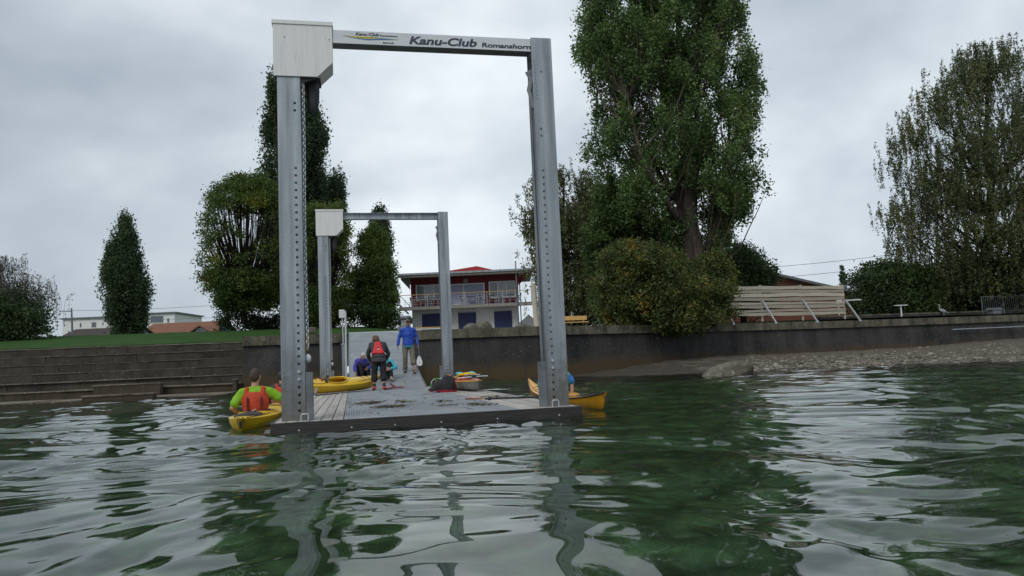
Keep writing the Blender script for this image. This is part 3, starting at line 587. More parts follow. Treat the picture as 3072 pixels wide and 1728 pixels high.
tree('poplar_tree', 'narrow dark poplar tip behind the cone-shaped hornbeam', 'poplars on the lawn', [(528, 950, 958), (556, 938, 974), (600, 932, 982), (680, 945, 1000), (760, 955, 1004), (800, 960, 990)], 72, (960, 820), L_['dark'], M['barkdark'], n=360, nl=70, sig=(.28, .28, .5), size=.21, trunk_r=.3, rise=2.6, seed=12, nb=60, gap=.40, gscale=.4)
# weeping birches
tree('birch_tree', 'thin pale weeping birch at the left edge above dark scrub', 'weeping birches', [(640, -60, 40), (660, -60, 55), (700, -60, 95), (720, -60, 122), (760, -60, 118), (790, -60, 112)], 46, (25, 850), L_['birchpale'], M['birchbark'], n=210, nl=1, sig=(.07, .07, .05), size=.11, trunk_r=.18, rise=1.2, seed=13, weep=1.7, nb=80, br=.05, wander=.05)
tree('bush', 'dark scrubby bush at the left edge of the lawn', None, [(735, -70, 60), (760, -70, 95), (800, -70, 115), (850, -70, 118)], 44, (20, 855), L_['bush'], M['barkdark'], n=170, nl=60, sig=(.34, .34, .3), size=.16, jag=.4, jf=.06, trunk_r=.1, rise=.8, seed=14, nb=60, cat='bush')
tree('birch_tree', 'large weeping birch with hanging sprays filling the right edge', 'weeping birches', [(105, 2440, 2520), (136, 2412, 2560), (224, 2315, 2600), (300, 2275, 2640), (357, 2262, 2680), (410, 2272, 2700), (450, 2285, 2720), (480, 2258, 2740), (526, 2228, 2760), (583, 2240, 2760), (630, 2280, 2760), (670, 2320, 2750), (730, 2335, 2740)], 36, (2492, 790), L_['birch'], M['barkdark'], n=1250, nl=4, sig=(.06, .06, .10), size=.12, trunk_r=.34, rise=1.1, seed=15, weep=1.8, nb=260, top=(2480, 130), br=.06, gap=.32, gscale=.45, wander=.05, jag=.06)
tree('birch_tree', 'grey-green weeping birch behind the right post of the front gantry', 'weeping birches', [(420, 1385, 1440), (450, 1335, 1500), (520, 1325, 1560), (580, 1318, 1600), (640, 1335, 1620), (740, 1362, 1620), (790, 1375, 1600)], 44, (1420, 820), L_['birch'], M['barkdark'], n=800, nl=4, sig=(.09, .09, .10), size=.14, trunk_r=.25, rise=1.1, seed=16, weep=1.3, nb=160, br=.05, gap=.33, gscale=.4, wander=.04)
tree('walnut_tree', 'dense mid-green tree tucked in front of the big poplar', None, [(470, 1520, 1620), (510, 1490, 1680), (570, 1480, 1715), (640, 1480, 1722), (720, 1490, 1722), (800, 1500, 1700)], 33.5, (1590, 820), L_['walnut'], M['barkdark'], n=700, nl=85, sig=(.28, .28, .22), size=.15, trunk_r=.3, rise=.8, seed=17, nb=140, rho_p=.5, gap=.3)
tree('bush', 'spreading bush with yellowing autumn leaves overhanging the quay wall', None, [(612, 1540, 1600), (632, 1508, 1690), (690, 1498, 1770), (740, 1500, 1828), (790, 1512, 1812), (815, 1535, 1785), (836, 1590, 1745)], 27.8, (1660, 820), L_['autumn'], M['bark'], n=860, nl=64, sig=(.22, .22, .17), size=.125, jag=.45, jf=.035, trunk_r=.14, rise=.7, seed=18, nb=200, rho_p=.55, gap=.36, gscale=.6, cat='bush')
tree('bush', 'rounded olive shrub at the foot of the big poplar trunk', None, [(640, 1775, 1815), (670, 1760, 1840), (720, 1755, 1848), (790, 1760, 1835)], 28.4, (1800, 815), L_['autumn'], M['bark'], n=260, nl=64, sig=(.22, .22, .17), size=.125, jag=.5, jf=.04, trunk_r=.1, rise=.8, seed=19, nb=60, cat='bush')
tree('round_tree', 'dark round-headed tree left of the brown barn roof', None, [(622, 1845, 1880), (640, 1810, 1915), (680, 1800, 1940), (730, 1800, 1945), (780, 1810, 1940)], 40, (1870, 800), L_['bush'], M['barkdark'], n=420, nl=90, sig=(.28, .28, .24), size=.14, trunk_r=.2, rise=.8, seed=20, nb=100)
tree('shrub_tree', 'dark broad shrub right of the plank fence', None, [(668, 2190, 2250), (690, 2150, 2280), (730, 2140, 2300), (785, 2150, 2310)], 37.5, (2225, 795), L_['bush'], M['barkdark'], n=330, nl=64, sig=(.28, .28, .25), size=.17, trunk_r=.14, rise=.8, seed=21, nb=80, cat='shrub')
tree('shrub_tree', 'brighter green loose shrub between the dark shrub and the big birch', None, [(672, 2285, 2330), (710, 2260, 2345), (750, 2250, 2360), (790, 2255, 2370)], 36.2, (2310, 795), L_['walnut'], M['barkdark'], n=190, nl=46, sig=(.28, .28, .25), size=.17, trunk_r=.1, rise=.9, seed=22, nb=60, cat='shrub')
tree('shrub_tree', 'low dark undergrowth tree beneath the weeping birch at the right edge', None, [(640, 2400, 2700), (700, 2350, 2720), (760, 2345, 2740), (800, 2350, 2740)], 42, (2500, 800), L_['bush'], M['barkdark'], n=520, nl=60, sig=(.4, .4, .35), size=.22, trunk_r=.14, rise=.8, seed=23, nb=80, cat='shrub')
def spruce():
    rng = np.random.default_rng(4); y = 75; b = aty(2117, 800, y); t = aty(2117, 664, y); root = empty('spruce_tree', tuple(b), 0, 'tiny pointed spruce on the skyline right of the barn', 'tree')
    C = []; 
    for k in range(300):
        s = rng.random()**.7; z = t[2]+(b[2]-t[2])*s*1; r = .08+1.25*s*(.55+.45*math.sin(s*38)**2); a = rng.uniform(0, 6.28); rr = r*math.sqrt(rng.random()); C.append((t[0]+math.cos(a)*rr, y+math.sin(a)*rr, z-.12*rr))
    v, f = leaf_cloud(C, 14, (.1, .1, .07), .2, rng); npmesh('crown', v-b, f, L_['dark'], False, root)
    v, f = tubes([np.linspace(b, t, 6)], [np.linspace(.15, .02, 6)], 6); npmesh('trunk', v-b, f, M['barkdark'], True, root)
spruce()
def hedge(name, label, u0, u1, v0, y, h, w, seed):
    rng = np.random.default_rng(seed); a = aty(u0, v0, y); b = aty(u1, v0, y); n = int((b[0]-a[0])*24); C = []
    for k in range(n):
        t = rng.random(); x = a[0]+(b[0]-a[0])*t; yy = y+rng.uniform(-w, w); hh = h*(1+.12*mnoise.noise(Vector((x*.5, 0, seed)))); C.append((x, yy, land_z(x, yy)+rng.uniform(.05, hh)))
    v, f = leaf_cloud(C, 46, (.22, .22, .18), .15, rng); L0 = (a[0], y, land_z(a[0], y))
    tag(npmesh(name, v-np.array(L0), f, L_['hedge'], False, None, L0), label, 'hedge')
hedge('hedge', 'clipped dark green hedge behind the top of the ramp', 868, 1004, 835, 47, 1.5, .7, 31)
hedge('hedge', 'long green hedge on the lawn behind the left gantry post', 628, 800, 830, 52, 1.25, .7, 32)
hedge('hedge', 'tall dense dark hedge under the fan-shaped hornbeam', 548, 632, 830, 54, 2.1, .8, 33)
# ------------------------------------------------------------------ jetty, gantries, ramp
def jetty():
    root = empty('jetty', (0, 0, 0), 0, 'floating wood and grating jetty under the two gantries', 'jetty')
    W, L = 4.08, 13.2
    mb = MB(); mb.box((0, 0, -.075), (W, .045, DECK-.002), bev=.006); mb.box((0, .045, -.075), (.04, L, DECK-.002)); mb.box((W-.04, .045, -.075), (W, L, DECK-.002)); mb.box((.04, L-.04, -.075), (W-.04, L, DECK-.06))
    mb.build('fascia', M['fascia'], root)
    for x in (.35, 1.0, 1.55, 2.15, 2.9, 3.75): MB().tube([(x, .0, .035), (x, -.012, .035)], .011, 8).build('fascia_bolt', M['steel'], root)
    def planks(x0, x1, n):
        mb = MB(); w = (x1-x0)/n
        for k in range(n):
            y = .047; 
            while y < L-.05:
                y2 = min(L-.042, y+random.uniform(3.2, 4.4)); h = random.uniform(-.003, .003)
                mb.box((x0+k*w+.006, y+.002, DECK-.03), (x0+(k+1)*w-.006, y2-.002, DECK+h), bev=.004); y = y2
        mb.build('planking', M['plank'], root)
    planks(.042, .90, 6); planks(3.226, W-.042, 6)
    mb = MB(); x0, x1 = .905, 3.22      # grating: bearing bars along, cross bars across
    ys = [.05, 1.55, 3.05, 4.55, 6.05, 7.55, 9.05, 10.55, 12.05, 13.16]
    for a, b in zip(ys[:-1], ys[1:]):
        dz = random.uniform(-.004, .002)
        for k in range(67): 
            x = x0+.01+k*(x1-x0-.02)/66; mb.box((x-.003, a+.006, DECK-.03+dz), (x+.003, b-.006, DECK+dz))
        n = int((b-a)/.034)
        for k in range(n+1):
            y = a+.008+(b-a-.016)*k/n; mb.box((x0, y-.002, DECK-.028+dz), (x1, y+.002, DECK-.001+dz))
        mb.box((x0, a, DECK-.032), (x1, a+.006, DECK+.001+dz)); mb.box((x0, b-.006, DECK-.032), (x1, b, DECK+.001+dz))
    mb.build('grating', M['grate'], root)
    mb = MB(); mb.box((.15, .3, -.42), (W-.15, L-.3, -.02)); mb.build('pontoon', M['black'], root)
    for x in (.37, 3.69):
        MB().tube([(x, .10, DECK-.01), (x, .10, DECK+.075), (x+.012, .10, DECK+.09), (x+.078, .10, DECK+.09), (x+.09, .10, DECK+.075), (x+.09, .10, DECK-.01)], .008, 8).build('mooring_staple', M['steel'], root, smooth=True)
    return root
jetty()
def holed_plate(mb, x0, x1, z0, z1, y0, y1, hx, zs, r):
    w = r*1.25; zs = sorted(zs)
    mb.box((x0, y0, z0), (hx-w, y1, z1)); mb.box((hx+w, y0, z0), (x1, y1, z1))
    cur = z0
    for z in zs:
        if z-w > cur+1e-4: mb.box((hx-w, y0, cur), (hx+w, y1, z-w))
        n = 16; vs = []; 
        for yy in (y0, y1):
            for k in range(n):
                t = 2*math.pi*k/n; c, s = math.cos(t), math.sin(t); m = w/max(abs(c), abs(s)); vs.append((hx+c*m, yy, z+s*m))
            for k in range(n):
                t = 2*math.pi*k/n; vs.append((hx+math.cos(t)*r, yy, z+math.sin(t)*r))
        fs = []
        for k in range(n):
            k2 = (k+1) % n; fs += [(k, k2, n+k2, n+k), (2*n+k, 3*n+k, 3*n+k2, 2*n+k2), (n+k, n+k2, 3*n+k2, 3*n+k)]
        mb.add(vs, fs); cur = z+w
    if cur < z1: mb.box((hx-w, y0, cur), (hx+w, y1, z1))
def text_mesh(txt, size, off=.0, shear=.0, sx=1.0, spacing=1.0):
    cu = bpy.data.curves.new('lettering', 'FONT'); cu.body = txt; cu.size = size; cu.offset = off; cu.shear = shear; cu.extrude = .002; cu.space_character = spacing
    o = bpy.data.objects.new('t', cu); COL.objects.link(o); dg = bpy.context.evaluated_depsgraph_get(); me = bpy.data.meshes.new_from_object(o.evaluated_get(dg)); bpy.data.objects.remove(o)
    v = np.zeros(len(me.vertices)*3); me.vertices.foreach_get('co', v); v = v.reshape(-1, 3); fs = [list(p.vertices) for p in me.polygons]
    return v, fs
def write(mb, txt, x0, x1, zc, h, y, shear=0, off=0):
    """text standing in the x-z plane, baseline at zc, cap height h, spread from x0 to x1"""
    v, fs = text_mesh(txt, 1.0, off, shear); w = v[:, 0].max()-v[:, 0].min(); cap = .72
    X = x0+(v[:, 0]-v[:, 0].min())*(x1-x0)/w; Z = zc+v[:, 1]*h/cap; Y = y-v[:, 2]*1.0
    mb.add(list(zip(X, Y, Z)), fs)
def gantry(y, sign, label, top):
    root = empty('gantry', (0, y, DECK), 0, label, 'gantry', 'gantries over the jetty')
    D = DECK; g = M['galv']
    for s, x0 in ((0, .124), (1, 3.66)):
        x1 = x0+.30; t = .017; hx = x0+.224 if s == 0 else x0+.088; zt = (4.80 if s == 0 else top)-D
        zs = [.27-D+.1*k for k in range(33)]+([4.26-D, 4.36-D] if s == 0 else [3.98-D, 4.08-D])
        bolts = [zs[4], zs[5]]; zs = [z for z in zs if z not in bolts]
        if s == 1: zs = [z for z in zs]
        mb = MB(); holed_plate(mb, x0, x1, 0, zt, 0, t, hx, zs, .0185); mb.box((x0, .30-t, 0), (x1, .30, zt)); mb.box((x0+.145, t, 0), (x0+.156, .30-t, zt))
        if s == 1: mb.box((x0, t, zt-.02), (x1, .30-t, zt))
        post = mb.build('post', g, root)
        mb = MB(); mb.box((x0+.148-.10*(1 if s else -1)-.02, -.006, .35), (x0+.148-.10*(1 if s else -1)-.005, -.0005, .352))
        if not sign:
            xx = x0+(.16 if s == 0 else .175); mb.box((xx-.012, -.02, .12), (xx+.012, -.001, 3.35)); mb.box((xx+.02, -.012, .12), (xx+.024, -.001, 3.35))
        mb.build('track_strip', M['galv'], post)
        for z in bolts: MB().tube([(hx, .002, z), (hx, -.02, z)], .021, 6).tube([(hx, -.02, z), (hx, -.034, z)], .014, 8).build('bolt', M['steel'], post)
        if s == 0: mb = MB(); mb.box((x1+.002, .01, 0), (x1+.095, .025, .62), bev=.004); mb.box((x1+.08, .026, 0), (x1+.095, .14, .62))
        else: mb = MB(); mb.box((x0-.095, .01, 0), (x0-.002, .025, .62), bev=.004); mb.box((x0-.095, .026, 0), (x0-.08, .14, .62))
        mb.build('guard_plate', M['galv_dark'], post)
        if s == 1:
            for k in range(11): MB().tube([(x0+.035+.012*k/10, -.001, 5.08-D-.055*k), (x0+.035+.012*k/10, -.004, 5.08-D-.055*k)], .006, 8).build('rivet', M['black'], post)
            MB().tube([(x0+.13, -.001, 4.93-D), (x0+.13, -.004, 4.93-D)], .012, 8).build('rivet', M['black'], post)
            mb = MB(); mb.beam((x0-.04, .06, 4.96-D), (x0+.02, .05, 4.84-D), .02, .12); mb.beam((x0-.045, .08, 4.66-D), (x0+.0, .06, 4.86-D), .05, .06); mb.beam((x0-.045, .08, 4.66-D), (x0+.01, .06, 4.40-D), .05, .05); mb.beam((x0-.012, .1, 4.9-D), (x0-.012, .1, .62), .012, .05)
            mb.tube([(x0-.03, .06, 4.5-D), (x0-.028, .06, .65)], .007, 6); mb.build('cable_bracket', M['galv_dark'], post)
    # beam
    z0, z1 = top-.215-D, top-.022-D; mb = MB()
    if sign: mb.box((.86, .012, z0), (3.658, .03, z1)); mb.box((.86, .03, z0), (3.658, .19, z0+.012)); mb.box((.86, .03, z1-.012), (3.658, .19, z1)); mb.box((.86, .16, z0+.012), (3.658, .17, z1-.012))
    else: mb.box((.86, .03, z0), (3.658, .19, z0+.014)); mb.box((.86, .03, z1-.014), (3.658, .19, z1)); mb.box((.86, .10, z0+.014), (3.658, .11, z1-.014))
    bm_ = mb.build('beam', M['galv_dark'] if sign else M['galv'], root)
    if sign:
        MB().box((.862, .004, z0+.006), (3.652, .011, z1-.002)).build('sign_panel', M['sign'], bm_)
        mb = MB(); yy = .003; o = -D
        for word, a, b, z, h, sh, of in (('Kanu-Club', 1.905, 2.865, 5.262, .112, .22, .032), ('Romanshorn', 2.935, 3.652, 5.262, .066, .10, .034), ('Kanu-Club', 1.17, 1.49, 5.350, .042, .22, .03), ('Romanshorn', 1.505, 1.745, 5.350, .022, 0, .035), ('kcro.ch', 1.54, 1.69, 5.250, .024, .22, .035)):
            mb = MB(); write(mb, word, a, b, z+o, h, yy, sh, of); mb.build('lettering', M['ink'], bm_)
        def swoosh(up, lo, m, nm):
            mb = MB(); n = 30; U = [np.interp(k/n, [q[0] for q in up], [q[1] for q in up]) for k in range(n+1)]; Lw = [np.interp(k/n, [q[0] for q in lo], [q[1] for q in lo]) for k in range(n+1)]
            ker = lambda a: [sum(a[max(0, min(n, k+d))] for d in (-2, -1, 0, 1, 2))/5 for k in range(n+1)]
            U, Lw = ker(U), ker(Lw); vs = []
            for k in range(n+1): X = 1.0+.75*k/n; vs += [(X, .002, U[k]+o), (X, .002, Lw[k]+o)]
            mb.add(vs, [(2*k, 2*k+2, 2*k+3, 2*k+1) for k in range(n)]); mb.build(nm, m, bm_)
        T0 = [(0, 5.337), (.2, 5.335), (.45, 5.337), (.7, 5.324), (1, 5.310)]; T1 = [(0, 5.336), (.2, 5.315), (.45, 5.305), (.7, 5.318), (1, 5.309)]; T2 = [(0, 5.336), (.2, 5.305), (.45, 5.285), (.7, 5.298), (1, 5.308)]
        swoosh(T0, T1, M['s_yellow'], 'emblem_yellow'); swoosh([(a, b-.001) for a, b in T1], T2, M['s_blue'], 'emblem_blue')
        swoosh([(0, 5.341), (.3, 5.322), (.6, 5.330), (1, 5.313)], [(0, 5.338), (.3, 5.316), (.6, 5.322), (1, 5.311)], M['s_green'], 'emblem_green')
    # drive box
    t2 = top+.063-D; b2 = top-.707-D; poly = [(.08, b2), (.65, b2), (.855, b2+.205), (.855, t2), (.08, t2)]
    mb = MB(); mb.prism(poly, -.02, .42); bx = mb.build('drive_box', M['boxwhite'], root)
    mb = MB(); mb.prism([(.066, t2-.045), (.869, t2-.045), (.869, t2+.006), (.066, t2+.006)], -.032, .43); mb.build('box_lid', M['boxwhite'], bx)
    for x, z in ((.23, t2-.23), (.82, t2-.24)): MB().tube([(x, -.0205, z), (x, -.026, z)], .008, 8).build('screw', M['galv_dark'], bx)
    mb = MB(); mb.prism([(.10, b2-.07), (.47, b2-.07), (.69, b2-.001), (.10, b2-.001)], .02, .40); mb.build('drive_unit', M['black'], bx)
    # black chain bag: soft tapered sack
    n = 14; vs = []; fs = []; zz = [0, -.12, -.28, -.40, -.455]
    for k, z in enumerate(zz):
        wx = [.085, .09, .082, .07, .03][k]; wy = [.06, .065, .06, .05, .02][k]
        for j in range(n): a = 2*math.pi*j/n; vs.append((.575+wx*math.cos(a)*(1+.06*math.sin(3*a+k)), .2+wy*math.sin(a), b2+z))
    for k in range(len(zz)-1): fs += [(k*n+j, k*n+(j+1) % n, (k+1)*n+(j+1) % n, (k+1)*n+j) for j in range(n)]
    fs += [tuple(range(n)), tuple(range((len(zz)-1)*n, len(zz)*n))]; MB().add(vs, fs).build('chain_bag', M['black'], root, smooth=True)
    # chain down the right of the left post
    mb = MB(); z = b2; k = 0
    while z > .95:
        a = math.pi/4+(math.pi/2)*(k % 2); cx = .455+.006*math.sin(z*2); 
        mb.tube([(cx+math.cos(a)*.018*math.cos(t), .05+math.sin(a)*.018*math.cos(t), z+.032*math.sin(t)) for t in np.linspace(0, 2*math.pi, 9, endpoint=False)], .0065, 5, closed=True); z -= .046; k += 1
    mb.build('chain', M['steel'], root, smooth=True)
    mb = MB(); mb.box((.43, .06, .96), (.47, .12, 1.13), bev=.01); mb.box((.432, .065, .90), (.462, .115, .96), bev=.008); mb.build('chain_hook', M['kyellow'], root)
    mb = MB(); mb.ell((.455, .09, .80), (.045, .045, .058)); mb.build('float_ball', M['white'], root, smooth=True)
    return root
gantry(.208, True, 'tall galvanised gantry with lettered white beam at the near end of the jetty', 5.437)
gantry(.208+12.245, False, 'galvanised gantry with plain beam at the far end of the jetty', 5.385)
def rampz(y): return DECK+.178*(y-13.2)
def ramp_pt(U, V):
    d = ray(U, V); t = (DECK+.178*(CAM[1]-13.2)-CAM[2])/(d[2]-.178*d[1]); return CAM+d*t
def ramp():
    root = empty('ramp', (0, 13.2, DECK), 0, 'sloping metal grating ramp from the jetty up to the lawn', 'ramp'); y0, y1 = 13.22, 26.2; L0 = (0, 13.2, DECK)
    mb = MB(); x0, x1 = .93, 3.20
    def pt(x, y, dz): return (x, y, rampz(y)+dz)
    ys = np.linspace(y0, y1, 9)
    for i, (a, b) in enumerate(zip(ys[:-1], ys[1:])):
        dz = random.uniform(-.003, .003)
        for k in range(60):
            x = x0+.01+k*(x1-x0-.02)/59
            mb.add([pt(x-.006, a+.01, dz-.028), pt(x+.006, a+.01, dz-.028), pt(x+.006, b-.01, dz-.028), pt(x-.006, b-.01, dz-.028), pt(x-.006, a+.01, dz), pt(x+.006, a+.01, dz), pt(x+.006, b-.01, dz), pt(x-.006, b-.01, dz)], [(0, 3, 2, 1), (4, 5, 6, 7), (0, 1, 5, 4), (1, 2, 6, 5), (2, 3, 7, 6), (3, 0, 4, 7)])
        n = 16
        for k in range(n+1):
            y = a+.012+(b-a-.024)*k/n; mb.add([pt(x0, y-.006, dz-.026), pt(x1, y-.006, dz-.026), pt(x1, y+.006, dz-.026), pt(x0, y+.006, dz-.026), pt(x0, y-.006, dz-.004), pt(x1, y-.006, dz-.004), pt(x1, y+.006, dz-.004), pt(x0, y+.006, dz-.004)], [(0, 3, 2, 1), (4, 5, 6, 7), (0, 1, 5, 4), (1, 2, 6, 5), (2, 3, 7, 6), (3, 0, 4, 7)])
    mb.build('grating', M['grate'], root, loc=L0)
    mb = MB(); mb.add([pt(x0, y0, -.03), pt(x1, y0, -.03), pt(x1, y1, -.03), pt(x0, y1, -.03), pt(x0, y0, -.05), pt(x1, y0, -.05), pt(x1, y1, -.05), pt(x0, y1, -.05)], [(0, 1, 2, 3), (7, 6, 5, 4), (0, 4, 5, 1), (1, 5, 6, 2), (2, 6, 7, 3), (3, 7, 4, 0)]); mb.build('under_plate', M['galv_dark'], root, loc=L0)
    for x in (.905, 3.205): MB().beam((x+.01, y0, rampz(y0)-.06), (x+.01, y1, rampz(y1)-.06), .02, .17).build('stringer', M['galv'], root, loc=L0)
    MB().box((.9, 26.2, rampz(26.2)-.05), (3.23, 26.35, rampz(26.2)+.02)).build('landing_edge', M['white'], root, loc=L0)
ramp()
# posts beside the ramp
p = aty(872, 960, 14.0); pt_ = aty(874, 783, 14.0)
MB().tube([(p[0], 14, -1.3), (p[0], 14, .5)], .06, 12).tube([(p[0], 14, .5), (p[0]+.01, 14, pt_[2])], .028, 12).build('guide_pole', M['white'], None, 30, (p[0], 14, 0))
tag(bpy.data.objects['guide_pole'], 'slim white guide pole at the lower left edge of the ramp', 'pole')
def meter():
    y = 14.6; a = aty(866, 960, y); b = aty(864, 868, y); c = aty(861, 800, y); d = aty(861, 779, y)
    root = empty('power_post', (a[0], y, 0), 0, 'thin grey post with white electric box on a square steel pile left of the ramp', 'post'); L0 = (a[0], y, 0)
    MB().box((a[0]-.055, y, -1.3), (a[0]+.055, y+.11, b[2])).build('pile', M['galv'], root, loc=L0)
    MB().box((b[0]-.08, y-.02, b[2]), (b[0]+.08, y+.13, b[2]+.05)).build('cap', M['galv'], root, loc=L0)
    MB().tube([(b[0], y+.05, b[2]), (c[0], y+.05, c[2])], .022, 8).build('stem', M['steel'], root, loc=L0)
    MB().box((c[0]-.10, y-.02, c[2]), (c[0]+.08, y+.12, d[2]), bev=.01).build('box', M['white'], root, loc=L0)
meter()
a = aty(775, 838, 26.5); b = aty(795, 822, 26.5); tag(MB().box((a[0], 26.5, a[2]), (b[0], 27.1, b[2]), bev=.03).build('concrete_block', M['coping'], None, loc=(a[0], 26.5, a[2])), 'small concrete block standing on the quay left of the ramp', 'block')
# handrail behind the wall
def rail():
    a = aty(1046, 826.5, 25.6); b = aty(1120, 822, 25.6); root = empty('handrail', (a[0], 25.6, LAND), 0, 'wooden top rail on white bars behind the wall right of the ramp', 'railing'); L0 = (a[0], 25.6, LAND)
    MB().box((a[0], 25.57, a[2]), (b[0], 25.63, a[2]+.05)).build('top_rail', M['timber'], root, loc=L0)
    MB().box((a[0], 25.58, a[2]-.06), (b[0], 25.62, a[2]-.012)).build('lower_rail', M['white'], root, loc=L0)
    for x in (a[0]+.1, b[0]-.15): MB().box((x, 25.585, LAND-.1), (x+.05, 25.615, a[2]-.061)).build('leg', M['galv'], root, loc=L0)
rail()
# bench
def bench():
    y = 26.4; a = aty(1405, 817, y); b = aty(1476, 794, y); zt = b[2]; zg = LAND-.02; root = empty('park_bench', (a[0], y, zg), 0, 'yellow pine bench on the quay right of the front gantry', 'bench'); L0 = (a[0], y, zg); x0 = a[0]; x1 = b[0]
    MB().box((x0, y, zt-.21), (x1, y+.05, zt), bev=.008).build('backrest', M['timber'], root, loc=L0)
    MB().box((x0, y-.45, zt-.36), (x1-.05, y-.02, zt-.31), bev=.008).build('seat', M['timber'], root, loc=L0)
    for x in (x0+.15, x1-.22): 
        MB().box((x, y-.40, zg-.1), (x+.12, y-.02, zt-.361)).build('leg', M['coping'], root, loc=L0)
        MB().box((x+.02, y+.051, zg-.1), (x+.10, y+.09, zt-.02)).build('back_post', M['palewood'], root, loc=L0)
bench()
# boulders
def boulder(loc, r, seed, label, m, rz=0, tilt=0, group=None, cat='boulder'):
    bm = bmesh.new(); bmesh.ops.create_icosphere(bm, subdivisions=5, radius=1); R_ = Matrix.Rotation(rz, 3, 'Z') @ Matrix.Rotation(tilt, 3, 'Y')
    for v in bm.verts:
        c = v.co.copy(); k = 1+.16*mnoise.noise(c*1.1+Vector((seed, 0, 0)))+.05*mnoise.noise(c*3.5+Vector((seed, 3, 0)))+.015*mnoise.noise(c*11); c = Vector((c.x*r[0], c.y*r[1], c.z*r[2]))*k; v.co = R_ @ c
    me = bpy.data.meshes.new('boulder'); bm.to_mesh(me); bm.free(); me.materials.append(m); me.polygons.foreach_set('use_smooth', [True]*len(me.polygons)); o = link('boulder', me, None, loc); tag(o, label, cat, group); return o
w = atz(1838, 945, 0); boulder((w[0], w[1]+.35, .03), (1.02, .52, .40), 2, 'large rounded boulder half in the water at the foot of the right bank', M['rock'], 0, -.22)
for u, v, rr, lb in ((1187, 826, (.42, .35, .26), 'flat grey boulder on the wall right of the rear gantry'), (1216, 822, (.46, .35, .36), 'tall mossy boulder lying on the wall before the clubhouse'), (1315, 822, (.42, .3, .16), 'low flat boulder on the wall near the wooden pole')):
    q = aty(u, v, 25.8); boulder((q[0], 25.8, LAND+.05), rr, u*.01, lb, M['rock'], .3)
# ------------------------------------------------------------------ plank fence on the wall
def plank_fence():
    y0 = 30.6; cols = [1806, 1922, 2038, 2160]; xs = [aty(u, 750, y0+.6*0)[0] for u in cols]; ztop = aty(1950, 717, y0)[2]; zb = aty(1950, 793, y0)[2]
    root = empty('plank_fence', (xs[0], y0, LAND), 0, 'weathered plank windbreak propped by steel struts on the quay wall', 'fence'); L0 = (xs[0], y0, LAND)
    def fy(x): return wall_y(x)+1.05
    for k in range(3):
        a, b = xs[k], xs[k+1]; mb = MB(); z = zb; n = 8; h = (ztop-zb)/n
        for i in range(n):
            s = random.uniform(-.012, .012); n2 = 8; gap = .09 if i in (1, 3) else .03
            up = [(t, z+(i+1)*h-gap+.014*math.sin(t*5+i*2+k)+s) for t in np.linspace(0, 1, n2)]; lo = [(t, z+i*h+.018*math.sin(t*4.3+i*3+k*2)+s) for t in np.linspace(0, 1, n2)]
            dy = -.03*(i % 2)-.005*k
            vs = [];
            for t, zz in up: x = a+(b-a)*t; vs.append((x, fy(x)+dy, zz))
            for t, zz in lo: x = a+(b-a)*t; vs.append((x, fy(x)+dy, zz))
            m_ = len(vs); vs += [(p_[0], p_[1]+.025, p_[2]) for p_ in vs]
            fs = []
            for q in range(n2-1): fs += [(q, q+1, n2+q+1, n2+q), (m_+q, m_+n2+q, m_+n2+q+1, m_+q+1), (q, m_+q, m_+q+1, q+1), (n2+q, n2+q+1, m_+n2+q+1, m_+n2+q)]
            fs += [(0, n2, m_+n2, m_), (n2-1, m_+n2-1, m_+2*n2-1, 2*n2-1)]; mb.add(vs, fs)
        mb.build('plank_panel', M['palewood'], root, loc=L0)
    for k, x in enumerate(xs):
        y = fy(x)+.06; MB().box((x-.05, y, LAND-.05), (x+.05, y+.1, ztop+.06)).build('fence_post', M['palewood'], root, loc=L0)
        yf = wall_y(x)-.08; MB().beam((x+.02, fy(x)-.06, LAND+1.34), (x+.12, yf, LAND+.02), .06, .09).box((x+.07, yf-.05, LAND-.08), (x+.19, yf+.03, LAND+.06)).build('strut', M['steel'], root, loc=L0)
plank_fence()
# steel pipe rail on the wall front, far right
a = aty(2390, 829, 31.0); b = aty(2640, 818, 31.0); tag(MB().beam((a[0], 30.85, a[2]), (b[0], 30.85, b[2]), .06, .06).build('pipe_rail', M['galv'], None, loc=(a[0], 30.85, a[2])), 'thin steel pipe running along the wall face at far right', 'pipe')
# tubular railing at the right end
def tub_rail():
    y = 33.0; x0 = aty(2473, 790, y)[0]; x1 = aty(2660, 790, y)[0]; z1 = aty(2473, 747, y)[2]; root = empty('metal_railing', (x0, y, LAND), 0, 'galvanised bar railing on the quay at the right edge', 'railing'); L0 = (x0, y, LAND); zb = LAND
    mb = MB(); mb.tube([(x0, y, z1), (x1, y, z1)], .022, 8); mb.build('top_rail', M['galv_dark'], root, loc=L0)
    mb = MB(); mb.tube([(x0, y, zb+.12), (x1, y, zb+.12)], .015, 6)
    x = x0
    while x < x1: mb.tube([(x, y, zb-.1), (x, y, z1)], .009, 5); x += .16
    mb.build('bars', M['galv_dark'], root, loc=L0)
    for x in np.arange(x0, x1, 1.7): MB().tube([(x, y, zb-.1), (x, y, z1+.02)], .028, 8).build('rail_post', M['galv_dark'], root, loc=L0)
tub_rail()
a = aty(2505, 800, 32.2); tag(MB().box((a[0]-.35, 32.0, LAND-.1), (a[0]+.35, 32.5, LAND+.42), bev=.03).prism([(a[0]-.42, LAND+.42), (a[0]+.42, LAND+.42), (a[0]+.3, LAND+.55), (a[0]-.3, LAND+.55)], 31.95, 32.55).build('storage_box', M['galv_dark'], None, loc=(a[0], 32, LAND)), 'grey metal chest in front of the bar railing at the right edge', 'box')
